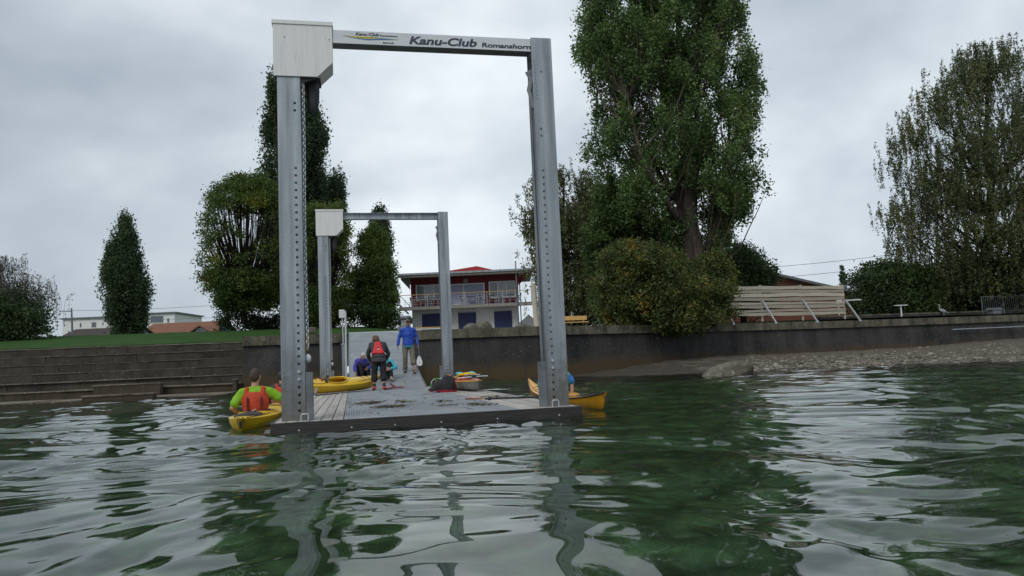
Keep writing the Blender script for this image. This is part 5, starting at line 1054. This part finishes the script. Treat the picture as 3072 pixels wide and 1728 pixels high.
    MB().tube([(-.26, .3, .0), (-.2, .1, .07), (0, .0, .09), (.2, .1, .07)], [.02, .035, .035, .02], 8).build('cover_band', M['kyellow'], t, smooth=True)
    MB().box((-.08, -.28, .0), (.16, .12, .06), bev=.02).tube([(.26, .0, .03), (.29, 0, .03)], .07, 14).build('wheels', M['black'], t)
    MB().tube([(-.33, -.35, .0), (.0, -.38, .015)], .012, 6).tube([(.12, -.36, .02), (.40, -.33, .02)], .012, 6).tube([(-.1, .0, .06), (.28, -.05, .055)], .01, 6).build('strap_bar', M['white'], t)
    MB().ell((-.15, .45, .09), (.10, .06, .045)).ell((.15, .45, .09), (.1, .06, .045)).build('roll', M['cyan'], t, smooth=True)
    # red cart prop by the woman's feet
    r = empty('footrest', (2.12, 12.2, DECK), .3, 'low red boat stand lying at the bending woman\'s feet', 'stand'); MB().beam((-.25, -.3, .03), (.15, .1, .06), .06, .03).beam((.0, -.1, .05), (.35, -.05, .05), .06, .03).beam((.12, .0, .05), (.05, .2, .16), .05, .03).build('frame', rd, r)
gear()
# stern cover on the red kayak is part of the spray kit: black spray cover on dock kayak
def leaf_litter():
    """weed and leaf heaps blown on the grating"""
    V = []; F = []; n = 0; mi = []
    heaps = [(1.25, 3.75, .10, .14, 60), (1.42, 4.1, .10, .2, 45), (1.50, 2.30, .09, .08, 75), (1.72, 2.25, .08, .06, 60), (1.90, 3.75, .07, .2, 45), (2.5, 3.05, .09, .05, 30), (2.45, 1.65, .12, .08, 24), (2.86, 1.42, .07, .05, 40), (3.50, 3.5, .12, .25, 50), (3.0, 1.2, .1, .04, 10), (2.2, 5.5, .7, 1.8, 34), (1.9, 3.0, .6, 1.4, 34), (2.3, 13.6, .35, .5, 0)]
    for cx, cy, sx, sy, k in heaps:
        for _ in range(k):
            x = min(3.95, max(.95, random.gauss(cx, sx))); y = min(12.9, max(.15, random.gauss(cy, sy))); a = random.uniform(0, 6.28); L = random.uniform(.012, .04) if random.random() < .75 else random.uniform(.05, .13); w = L*.45 if L < .05 else .007; z = DECK+.006+random.uniform(0, .018); t = random.uniform(-.5, .5)
            d = Vector((math.cos(a), math.sin(a), t*.4)); s = Vector((-math.sin(a), math.cos(a), random.uniform(-.4, .4))); p = Vector((x, y, z+L*.1)); q = [p-d*L, p-s*w, p+d*L, p+s*w]; q += [v+Vector((0, 0, .004)) for v in q]
            F += [[n, n+3, n+2, n+1], [n+4, n+5, n+6, n+7], [n, n+1, n+5, n+4], [n+1, n+2, n+6, n+5], [n+2, n+3, n+7, n+6], [n+3, n, n+4, n+7]]; V += [tuple(v) for v in q]; n += 8
            m = random.choice([0, 0, 0, 0, 1, 1, 2] if k != 70 else [2, 2, 0]); mi += [m]*6
    for _ in range(30):      # pale leaves on the foot of the ramp
        x, y = random.gauss(2.3, .3), random.uniform(13.3, 14.4); L = random.uniform(.02, .045); a = random.uniform(0, 6.28); z = rampz(y)+.008; d = Vector((math.cos(a), math.sin(a), .1)); s = Vector((-math.sin(a), math.cos(a), .2)); p = Vector((x, y, z+.01)); q = [p-d*L, p-s*L*.5, p+d*L, p+s*L*.5]; q += [v+Vector((0, 0, .004)) for v in q]
        F += [[n, n+3, n+2, n+1], [n+4, n+5, n+6, n+7], [n, n+1, n+5, n+4], [n+1, n+2, n+6, n+5], [n+2, n+3, n+7, n+6], [n+3, n, n+4, n+7]]; V += [tuple(v) for v in q]; n += 8; mi += [2]*6
    me = npmesh('leaf_litter', V, F, [mat('dry_weed', (.055, .04, .025), .9), mat('brown_leaf', (.16, .085, .03), .8), mat('green_leaf', (.26, .30, .06), .7)], False, matidx=np.array(mi)); tag(me, 'scattered dry weed, twigs and leaves on the grating of the jetty', 'debris', kind='stuff')
leaf_litter()
# ------------------------------------------------------------------ people
_ico = bmesh.new(); bmesh.ops.create_icosphere(_ico, subdivisions=2, radius=1); IV = np.array([v.co[:] for v in _ico.verts]); IF = np.array([[v.index for v in f.verts] for f in _ico.faces]); _ico.free()
class Blob:
    """soft body: overlapping ellipsoids fused into one continuous skin"""
    def __init__(s): s.E = []
    def el(s, c, r, A=None): s.E.append((np.array(c, float), np.array(r, float) if hasattr(r, '__len__') else np.array([r]*3, float), np.eye(3) if A is None else A)); return s
    def limb(s, pts, rad, fl=(1, 1, 1), A=None, step=.35):
        pts = [np.array(p, float) for p in pts]
        for a, b, r0, r1 in zip(pts[:-1], pts[1:], rad[:-1], rad[1:]):
            n = max(2, int(np.linalg.norm(b-a)/(min(r0, r1)*step))); 
            for k in range(n+1): t = k/n; r = r0+(r1-r0)*t; s.el(a+(b-a)*t, np.array(fl)*r, A)
        return s
    def build(s, name, m, parent, voxel=.014, smooth=3, crease=0, paint=None):
        V = []; F = []
        for i, (c, r, A) in enumerate(s.E): V.append((IV*r) @ A.T+c); F.append(IF+i*len(IV))
        V = np.vstack(V); F = np.vstack(F); me = bpy.data.meshes.new('tmp'); me.from_pydata(V.tolist(), [], F.tolist()); o = bpy.data.objects.new('tmp', me); COL.objects.link(o)
        md = o.modifiers.new('r', 'REMESH'); md.mode = 'VOXEL'; md.voxel_size = voxel; md.use_smooth_shade = True
        if smooth: sm = o.modifiers.new('s', 'SMOOTH'); sm.iterations = smooth; sm.factor = .5
        dg = bpy.context.evaluated_depsgraph_get(); nm = bpy.data.meshes.new_from_object(o.evaluated_get(dg)); bpy.data.objects.remove(o); nm.name = name
        if crease:
            for v in nm.vertices: 
                c = v.co; k = crease*(mnoise.noise(Vector((c.x*9, c.y*9, c.z*14)))+.5*mnoise.noise(Vector((c.x*22, c.y*22, c.z*30)))); v.co = c+v.normal*k
        nm.materials.clear()
        for q in (m if isinstance(m, (list, tuple)) else [m]): nm.materials.append(q)
        if paint:
            c = np.zeros(len(nm.polygons)*3); nm.polygons.foreach_get('center', c); nm.polygons.foreach_set('material_index', paint(c.reshape(-1, 3)).astype(np.int32))
        return link(name, nm, parent)
def n_(v): v = np.array(v, float); return v/np.linalg.norm(v)
def frame(right, up):
    r = n_(right); u = np.array(up, float); u = n_(u-r*(u@r)); f = np.cross(r, u); return np.stack([r, f, u], 1)
def hand(b, wrist, d, palm, thumb, curl=.5, s=1.0):
    """wrist point, finger direction, palm normal, thumb side"""
    d = n_(d); palm = n_(palm); side = n_(np.cross(d, palm)); side = side if side@np.array(thumb) > 0 else -side; w = np.array(wrist, float)
    for k in np.linspace(-1, 1, 5): b.limb([w+side*k*.018*s, w+d*.085*s+side*k*.034*s], [.013*s, .012*s])
    for k, L in zip((1, .35, -.35, -1), (.072, .08, .075, .06)):
        p = w+d*.09*s+side*k*.033*s; dd = d; pts = [p]; 
        for q, l in enumerate((.42, .32, .26)): dd = n_(dd+palm*curl*(.6+.5*q)); pts.append(pts[-1]+dd*L*l*s)
        b.limb(pts, [.0095*s, .009*s, .0085*s, .0075*s])
    p = w+d*.03*s+side*.026*s; t1 = p+n_(side*.8+d*.7+palm*.25)*.038*s; t2 = t1+n_(side*.35+d+palm*.6*curl)*.032*s; b.limb([p, t1, t2], [.013*s, .011*s, .009*s])
def head(b, c, fwd, up=(0, 0, 1), s=1.0):
    f = n_(fwd); u = np.array(up, float); u = n_(u-f*(u@f)); r = np.cross(f, u); A = np.stack([r, f, u], 1); c = np.array(c, float)
    P = lambda x, y, z: c+(r*x+f*y+u*z)*s
    b.el(P(0, -.012, .025), np.array([.074, .092, .090])*s, A); b.el(P(0, .02, -.03), np.array([.060, .070, .078])*s, A); b.el(P(0, .045, -.085), np.array([.034, .034, .026])*s, A)   # skull, face, chin
    b.el(P(0, .098, -.018), np.array([.013, .02, .018])*s, A); b.el(P(0, .092, .006), np.array([.010, .014, .022])*s, A); b.el(P(0, .084, -.055), np.array([.024, .010, .010])*s, A)     # nose, lips
    b.el(P(0, .070, .032), np.array([.048, .020, .012])*s, A)     # brow
    for k in (-1, 1): b.el(P(k*.074, -.005, -.005), np.array([.010, .018, .030])*s, A)
    return dict(eyes=[P(-.03, .083, .012), P(.03, .083, .012)], mouth=P(0, .092, -.055), P=P, A=A)
def face_paint(h, rad=.012):
    def f(c):
        r = np.zeros(len(c))
        for e in h['eyes']: r[np.linalg.norm(c-e, axis=1) < rad] = 1
        r[np.linalg.norm((c-h['mouth'])*np.array([.55, 1, 1.6]), axis=1) < .013] = 2
        return r
    return f
def person(label, loc, rz, J, hd, skin=None):
    """J: joints in the figure's own frame; builds the bare body as one skin"""
    root = empty('person', loc, rz, label, 'person'); b = Blob(); torso(b, J, 1.0, 0)
    for s in 'LR':
        b.limb([J['sh'+s], J['el'+s], J['wr'+s]], [.050, .038, .026]); d = J.get('hd'+s, np.array(J['wr'+s])-np.array(J['el'+s])); hand(b, J['wr'+s], d, J.get('pn'+s, (1 if s == 'L' else -1, 0, 0)), J.get('th'+s, (0, -1, 0)), J.get('curl', .5))
        b.limb([J['hi'+s], J['kn'+s], J['an'+s]], [.082, .055, .036]); a = np.array(J['an'+s]); t = np.array(J['to'+s]); b.limb([a+np.array([0, 0, -.03])+(a-t)*.2, t], [.036, .030]); b.el(t, (.042, .042, .022))
    b.limb([J['neck'], np.array(J['head'])-np.array([0, 0, .05])], [.058, .055]); h = head(b, J['head'], hd[0], hd[1] if len(hd) > 1 else (0, 0, 1))
    bo = b.build('body', [M['skin'], M['eye'], M['lip']], root, .0085, 2, paint=face_paint(h)); return root, h
def torso(b, J, k, add, lo=0.0, hi=1.0, w=1.0):
    pel, che, nk = [np.array(J[x], float) for x in ('pelvis', 'chest', 'neck')]; rt = np.array(J['shR'], float)-np.array(J['shL'], float); shm = (np.array(J['shR'], float)+np.array(J['shL'], float))/2
    path = [pel, pel*.5+che*.5, che, shm]; rr = [(.165, .115), (.145, .105), (.17, .12), (.165, .085)]
    hips = np.array(J['hiR'], float)-np.array(J['hiL'], float)
    for i in range(3):
        for t in np.linspace(0, 1, 7):
            g = (i+t)/3
            if g < lo or g > hi: continue
            c = path[i]*(1-t)+path[i+1]*t; up = path[i+1]-path[i]; rgt = hips*(1-g)+rt*g; A = frame(rgt, up); a, d = [rr[i][q]*(1-t)+rr[i+1][q]*t for q in (0, 1)]; b.el(c, ((a*w+add), d+add, .07), A)
    if hi >= 1: b.limb([J['shL'], shm+(nk-shm)*.35, J['shR']], [.052+add, .062+add, .052+add])
def sleeve(b, J, s, f0, f1, add, flare=0):
    P = [np.array(J[x+s], float) for x in ('sh', 'el', 'wr')]; pts = [P[0], P[1]] if f1 >= .5 else [P[0], P[0]+(P[1]-P[0])*f1*2]
    r = [.052+add, .042+add]; 
    if f1 > .5: pts.append(P[1]+(P[2]-P[1])*(f1-.5)*2); r.append(.032+add+flare)
    if f1 < .5: r[1] = .046+add+flare
    b.limb(pts, r)
def legs(b, J, s, f1, add, flare=0):
    P = [np.array(J[x+s], float) for x in ('hi', 'kn', 'an')]; b.limb([P[0], P[1], P[1]+(P[2]-P[1])*(f1-.5)*2], [.088+add, .062+add, .045+add+flare])
def hairball(b, h, back=.0, low=-.02, vol=.0, front=.045, long=0):
    P, A = h['P'], h['A']
    b.el(P(0, -.02, .040), (.078+vol, .090+vol, .088+vol), A); b.el(P(0, -.040, .0), (.074+vol, .070+vol, .085+vol), A)
    if long:
        b.el(P(0, -.05, -.05), (.080+vol, .060+vol, .075), A)
        for k in (-1, 1): b.el(P(k*.062, -.005, -.045), (.026+vol, .05+vol, .075), A)
shoe = lambda root, J, s, m, nm='shoe', add=.012: (lambda b, a, t: (b.limb([a+np.array([0, 0, -.035])+(a-t)*.25, t], [.042+add, .036+add], (1, 1, .8)), b.build(nm, m, root, .011, 2)))(Blob(), np.array(J['an'+s], float), np.array(J['to'+s], float))
# walking man, facing the camera
gx = ramp_pt(1030, 938)
J = dict(pelvis=(0, 0, .95), chest=(0, .02, 1.27), neck=(0, 0, 1.50), head=(.0, -.045, 1.655), shL=(-.19, .01, 1.41), elL=(-.30, .05, 1.16), wrL=(-.35, -.03, .93), shR=(.19, .01, 1.41), elR=(.29, .05, 1.15), wrR=(.315, -.03, .92), hiL=(-.10, 0, .90), hiR=(.10, 0, .90), knL=(-.12, -.03, .50), anL=(-.12, .10, .10), toL=(-.15, -.08, .045), knR=(.13, -.10, .47), anR=(.145, -.20, .06), toR=(.17, -.38, .01), pnL=(.6, -.2, 0), pnR=(-1, 0, 0), thL=(0, -1, 0), thR=(0, -1, 0), curl=.9)
man, h = person('man in blue jacket and cap walking down the ramp with a paddle', (gx[0], gx[1]+.15, gx[2]+.02), 0, J, [(0, -1, -.28)])
b = Blob(); torso(b, J, 1, .034, .0, 1, 1.08); sleeve(b, J, 'L', 0, .97, .022, .008); sleeve(b, J, 'R', 0, .97, .022, .008); b.limb([(0, 0, 1.44), (0, -.01, 1.53)], [.10, .072]); b.el((0, 0, .90), (.215, .155, .05)); b.build('jacket', M['blue'], man, .014, 3, .012)
b = Blob(); b.el((0, 0, .84), (.222, .158, .055)); b.el((0, 0, .88), (.215, .15, .07)); b.build('shirt_hem', M['teal'], man, .014, 2, .006)
b = Blob(); torso(b, J, 1, .02, 0, .2); legs(b, J, 'L', .97, .024, .018); legs(b, J, 'R', .70, .026, .03); b.build('trousers', M['khaki'], man, .014, 3, .010)
for s in 'LR':
    b = Blob(); a = np.array(J['an'+s]); t = np.array(J['to'+s]); b.limb([a+np.array([0, 0, -.07])+(a-t)*.25, t+np.array([0, -.03, -.025])], [.03, .04], (1.4, 1, .35)); b.limb([a+np.array([-.05, -.02, -.01]), a+np.array([0, -.065, .01]), a+np.array([.05, -.02, -.01])], [.016]*3); m_ = t*.65+a*.35; b.limb([m_+np.array([-.052, 0, -.02]), m_+np.array([0, 0, .022]), m_+np.array([.052, 0, -.02])], [.015]*3); b.build('sandal', M['black'], man, .009, 1)
b = Blob(); hairball(b, h, vol=-.004); b.build('hair', M['hairbrown'], man, .012, 2)
P, A = h['P'], h['A']; b = Blob(); b.el(P(0, -.005, .060), (.084, .10, .062), A); b.limb([P(-.045, .10, .045), P(0, .135, .05), P(.045, .10, .045)], [.03]*3, (1, 1, .28), A); b.build('cap', [mat('cap_cloth', (.30, .25, .2), .8), mat('cap_front', (.07, .015, .015), .8)], man, .010, 2, paint=lambda c: (c[:, 1] < P(0, .07, 0)[1])*1)
# his paddle: shaft up along the arm, white blade down
pw = np.array(man.location)+np.array(J['wrR'])+np.array([.02, -.07, -.055]); tip = aty(1055, 907, pw[1]-.10); up_ = aty(1046, 848, pw[1]+.05); pd = empty('paddle', tuple(pw), 0, 'white bladed paddle carried upright by the walking man', 'paddle'); d = n_(tip-pw)
MB().tube([tuple((up_-pw)), (0, 0, 0), tuple(d*np.linalg.norm(tip-pw)*.72)], .014, 8).build('shaft', M['galv_dark'], pd, smooth=True)
pr_ = [(0, .012), (.03, .03), (.09, .065), (.18, .092), (.26, .098), (.32, .085), (.35, .05)]; mb = MB(); r_ = n_(np.cross(d, (0, 1, 0))); c0 = d*np.linalg.norm(tip-pw)*.66
vs = []
for t, w in pr_:
    for k in (-1, 0, 1): 
        for e in (-.004, .004): vs.append(tuple(c0+d*t+r_*k*w+np.array([0, e-.01*(1-k*k), 0])))
fs = []
for i in range(len(pr_)-1):
    for j in range(2): a = i*6+j*2; fs += [(a, a+2, a+8, a+6), (a+1, a+7, a+9, a+3)]
    fs += [(i*6, i*6+6, i*6+7, i*6+1), (i*6+4, i*6+5, i*6+11, i*6+10)]
fs += [(0, 1, 3, 2), (2, 3, 5, 4), (36, 38, 39, 37), (38, 40, 41, 39)]
bl = mb.add(vs, fs).build('blade', M['white'], pd); c1_ = c0+d*.24; MB().box((c1_[0]-.012, c1_[1]-.017, c1_[2]-.03), (c1_[0]+.006, c1_[1]-.0155, c1_[2]+.02)).box((c1_[0]-.02, c1_[1]-.0172, c1_[2]-.01), (c1_[0]-.013, c1_[1]-.0157, c1_[2]+.01)).build('emblem', M['redbag'], bl)
# bending woman, back to the camera
J = dict(pelvis=(0, 0, .90), chest=(.0, .20, 1.18), neck=(-.02, .36, 1.36), head=(-.05, .47, 1.43), shL=(-.19, .30, 1.29), elL=(-.29, .36, 1.03), wrL=(-.22, .55, .84), shR=(.17, .30, 1.29), elR=(.29, .36, 1.03), wrR=(.22, .55, .84), hiL=(-.10, 0, .88), hiR=(.10, 0, .88), knL=(-.13, .03, .48), anL=(-.135, .02, .10), toL=(-.16, .18, .04), knR=(.12, -.02, .48), anR=(.13, -.12, .10), toR=(.16, .05, .04), hdL=(.2, .6, -.7), hdR=(-.2, .6, -.7), pnL=(1, 0, 0), pnR=(-1, 0, 0), thL=(0, 0, 1), thR=(0, 0, 1))
wo, h = person('woman in black trousers with a red back pouch bending over the yellow kayak', (1.76, 11.75, DECK), 0, J, [(-.05, .75, -.65)])
b = Blob(); torso(b, J, 1, .035, 0, 1, 1.1); sleeve(b, J, 'L', 0, .95, .022); sleeve(b, J, 'R', 0, .95, .022); b.el((0, -.02, .87), (.23, .17, .06)); b.el((0, -.03, .82), (.235, .17, .05)); b.build('jacket', M['greycloth'], wo, .014, 3, .012)
b = Blob(); torso(b, J, 1, .025, 0, .25, 1.1); legs(b, J, 'L', .70, .030, .026); legs(b, J, 'R', .70, .030, .026); b.build('trousers', M['blackcloth'], wo, .014, 3, .008)
for s in 'LR':
    a = np.array(J['an'+s]); Blob().limb([a+np.array([0, 0, -.02]), a+np.array([0, 0, .08])], [.044, .044]).build('sock', M['black'], wo, .011, 1); shoe(wo, J, s, M['kred'])
b = Blob(); hairball(b, h, vol=.022, long=1); b.build('hair', M['hairred'], wo, .011, 2, .008)
# red pouch on her back: trapezoid pad
def pad(name, m, parent, c, right, up, wt, wb, hgt, th, vox=.012):
    A = frame(right, up); b = Blob(); c = np.array(c, float)
    for t in np.linspace(0, 1, 9):
        w = wb+(wt-wb)*t**.8; 
        for k in np.linspace(-1, 1, 9): b.el(c+A[:, 2]*(t-.5)*hgt+A[:, 0]*k*(w/2-.03), (.035, th, .035), A)
    return b.build(name, m, parent, vox, 3, .004)
up = n_(np.array(J['chest'])*0+np.array([0, .30, .40])); pad('back_pouch', M['redbag'], wo, (-.01, .06, 1.19), (1, 0, 0), up, .17, .34, .36, .05)
wp = [q for q in wo.children if q.name.startswith('back_pouch')][0]; nb_ = np.cross((1, 0, 0), up); nb_ = nb_ if nb_[1] < 0 else -nb_
cc = np.array([0, .06, 1.19])+nb_*.056; MB().ell(tuple(cc+np.array([-.01, 0, .0])), (.035, .012, .016)).build('emblem', M['galv_dark'], wp); MB().ell(tuple(cc-up*.085), (.04, .01, .014)).build('print', M['white'], wp)
for x in (-.19, .19): MB().tube([(x*.8, .0, 1.06), (x*1.15, .04, 1.0)], .014, 6).build('strap', M['white'], wp)
# seated woman with white hair
q = ramp_pt(915, 951)
J = dict(pelvis=(-.03, .36, .15), chest=(-.03, .26, .43), neck=(-.02, .18, .60), head=(.0, .09, .695), shL=(-.19, .22, .55), elL=(-.27, .02, .34), wrL=(-.27, -.20, .22), shR=(.15, .22, .55), elR=(.25, .02, .36), wrR=(.14, -.16, .30), hiL=(-.12, .33, .14), hiR=(.07, .33, .14), knL=(-.10, .02, .44), anL=(-.03, -.10, .08), toL=(.0, -.25, .03), knR=(.14, .02, .43), anR=(.16, -.12, .08), toR=(.18, -.27, .03), hdL=(.05, -.5, -.8), pnL=(1, 0, 0), pnR=(-1, 0, 0))
w2, h = person('white haired woman in violet jacket sitting on the ramp behind the kayak', tuple(q), 0, J, [(.12, -.85, -.45)])
b = Blob(); torso(b, J, 1, .035, 0, 1, 1.05); sleeve(b, J, 'L', 0, .93, .024); sleeve(b, J, 'R', 0, .93, .024); b.limb([J['neck'], np.array(J['neck'])+np.array([0, -.01, .03])], [.075, .07]); b.build('jacket', M['purple'], w2, .014, 3, .010)
b = Blob(); torso(b, J, 1, .02, 0, .15); legs(b, J, 'L', .93, .024); legs(b, J, 'R', .93, .024); b.build('trousers', M['blackcloth'], w2, .014, 3, .008)
for s in 'LR': shoe(w2, J, s, M['black'])
b = Blob(); hairball(b, h, vol=.004); b.build('hair', M['hairwhite'], w2, .011, 2, .006)
# seated woman in cyan
q = ramp_pt(985, 957)
J = dict(pelvis=(-.12, .42, .17), chest=(-.15, .34, .45), neck=(-.17, .28, .64), head=(-.20, .20, .76), shL=(-.33, .28, .58), elL=(-.36, .06, .38), wrL=(-.18, -.08, .38), shR=(.01, .28, .60), elR=(.15, .10, .40), wrR=(-.02, -.06, .37), hiL=(-.22, .38, .16), hiR=(-.03, .38, .16), knL=(-.28, .05, .50), anL=(-.26, -.10, .08), toL=(-.26, -.26, .03), knR=(-.05, .03, .52), anR=(-.01, -.04, .09), toR=(.03, -.22, .03), hdR=(-.9, -.3, -.2), pnR=(0, 1, -.2), thR=(0, 0, 1), hdL=(.9, -.2, -.2), pnL=(0, 1, 0), thL=(0, 0, 1))
w3, h = person('woman in cyan jacket hugging her knee on the ramp behind the bending woman', tuple(q), 0, J, [(-.1, -.9, -.3)])
b = Blob(); torso(b, J, 1, .035, 0, 1, 1.05); sleeve(b, J, 'L', 0, .93, .024); sleeve(b, J, 'R', 0, .93, .026); b.build('jacket', M['cyan'], w3, .014, 3, .010)
b = Blob(); torso(b, J, 1, .02, 0, .15); legs(b, J, 'L', .88, .026); legs(b, J, 'R', .88, .026); b.build('trousers', M['blackcloth'], w3, .014, 3, .008)
bs = mat('beige_shoe', (.30, .27, .22), .7)
for s in 'LR': shoe(w3, J, s, bs)
b = Blob(); hairball(b, h, vol=.006, long=1); b.build('hair', M['hairbrown'], w3, .011, 2, .006)
# paddler with buoyancy vest, seen from behind
def paddler(label, loc, rz, J, hd, shirt, vest, hair, cap=None, short=True, belt=True):
    r, h = person(label, loc, rz, J, hd); b = Blob(); torso(b, J, 1, .022, .1, 1, 1.05); sleeve(b, J, 'L', 0, .34 if short else .95, .022, .012); sleeve(b, J, 'R', 0, .40 if short else .95, .022, .012); b.build('shirt', shirt, r, .013, 3, .010)
    if vest:
        b = Blob(); torso(b, J, 1, .046, .12, .93, 1.0); shm = (np.array(J['shL'])+np.array(J['shR']))/2; 
        for s, k in (('L', -1), ('R', 1)):
            a = np.array(J['sh'+s])*.62+shm*.38; b.limb([a+np.array([0, -.085, -.10]), a+np.array([0, -.06, .05]), a+np.array([0, .06, .05]), a+np.array([0, .1, -.1])], [.045, .04, .04, .045])
        v = b.build('buoyancy_vest', vest, r, .013, 3, .006)
        c = np.array(J['pelvis'])*.45+np.array(J['chest'])*.55; ring = [tuple(c+np.array([math.cos(a)*.218, math.sin(a)*.172, -.04])) for a in np.linspace(0, 2*math.pi, 28, endpoint=False)]
        vs = [(x, y, z+e) for e in (-.02, .02) for x, y, z in ring]+[(c[0]+(x-c[0])*1.025, c[1]+(y-c[1])*1.03, z+e) for e in (-.02, .02) for x, y, z in ring]; k = 28
        MB().add(vs, [(k*2+i, k*2+(i+1) % k, k*3+(i+1) % k, k*3+i) for i in range(k)]+[(k+i, k*3+i, k*3+(i+1) % k, k+(i+1) % k) for i in range(k)]+[(i, (i+1) % k, k*2+(i+1) % k, k*2+i) for i in range(k)]).build('belt', M['black'], v)
        dk = mat('vest_webbing', (.10, .012, .012), .8)
        sgn = -1
        for x in (-.095, .105): 
            pts = [tuple(np.array(J['pelvis'])*(1-t)+np.array(J['chest'])*t+np.array([x, sgn*(.168-.01*abs(t-.5)), 0])) for t in np.linspace(.25, 1.25, 6)]; MB().tube(pts, .016, 6).build('strap', dk, v, smooth=True)
        if belt: bc = c+np.array([0, -.182, -.03]); MB().tube([tuple(bc+np.array([.03, 0, .03])), tuple(bc+np.array([-.03, -.005, .0])), tuple(bc+np.array([.0, -.003, -.022])), tuple(bc+np.array([.045, 0, -.022]))], .005, 6).build('buckle', M['white'], v)
    b = Blob(); hairball(b, h, vol=.002 if not cap else .01); b.build('hair' if not cap else 'hat', cap or hair, r, .011, 2, .005); return r
J = dict(pelvis=(0, 0, .06), chest=(0, .01, .31), neck=(-.01, .03, .50), head=(.0, .05, .675), shL=(-.19, .02, .435), elL=(-.33, -.02, .22), wrL=(-.24, .13, .12), shR=(.19, .02, .445), elR=(.345, .06, .33), wrR=(.50, .28, .27), hiL=(-.10, .06, .05), hiR=(.10, .06, .05), knL=(-.15, .48, .12), anL=(-.12, .86, .0), toL=(-.12, .96, .08), knR=(.15, .48, .12), anR=(.12, .86, .0), toR=(.12, .96, .08), hdL=(.6, .6, 0), pnL=(0, 0, -1), pnR=(0, 0, -1), thL=(0, 1, 0), thR=(-1, .5, 0), hdR=(.7, .7, -.1))
p1 = paddler('paddler in lime shirt and red-orange vest seated in the yellow kayak', (-.415, 2.05, .05), 0, J, [(.25, .95, -.05)], M['lime'], M['orange'], M['hairbrown'])
b = Blob(); b.limb([(-.0, -.13, .045), (0, .34, .045)], [.17, .16], (1.35, 1, .30)); b.limb([(0, 0, .07), (0, 0, .12)], [.20, .17], (1.05, .85, .5)); b.build('spray_skirt', M['blackcloth'], p1, .014, 3, .006)
q = aty(699, 979, 6.6); J2 = dict(J); J2['elR'] = (.28, .10, .22); J2['wrR'] = (.2, .3, .2); J2['hdR'] = (-.3, .8, 0)
paddler('paddler with dark hat and orange vest mostly hidden behind the left post', (q[0], 7.6, .0), 0.08, J2, [(0, 1, 0)], M['greycloth'], M['orange'], M['black'], cap=M['black'], short=False)
for o in bpy.data.objects:
    if o.name.startswith('kayak') and o.get('label', '').startswith('red kayak beyond'): o.location.x = q[0]+.03
J = dict(pelvis=(0, 0, .06), chest=(0, -.01, .33), neck=(0, -.03, .52), head=(0, -.06, .68), shL=(-.19, -.02, .46), elL=(-.30, -.10, .25), wrL=(-.26, -.28, .13), shR=(.19, -.02, .47), elR=(.315, .0, .33), wrR=(.27, -.12, .10), hiL=(-.10, -.06, .05), hiR=(.10, -.06, .05), knL=(-.15, -.48, .10), anL=(-.12, -.86, 0), toL=(-.12, -.96, .08), knR=(.15, -.48, .10), anR=(.12, -.86, 0), toR=(.12, -.96, .08), hdR=(-.2, -.7, -.25), pnR=(0, 0, -1), thR=(-1, 0, 0), hdL=(0, -.8, -.3), pnL=(0, 0, -1), thL=(1, 0, 0))
sh2 = mat('blue_green_shirt', (.04, .20, .55), .7, 0, (.10, .48, .14), 4, lo=.48, hi=.52)
paddler('paddler in blue and green shirt in the amber kayak behind the right post', (4.55, 3.12, .04), 0, J, [(0, -1, -.2)], sh2, None, M['hairbrown'])
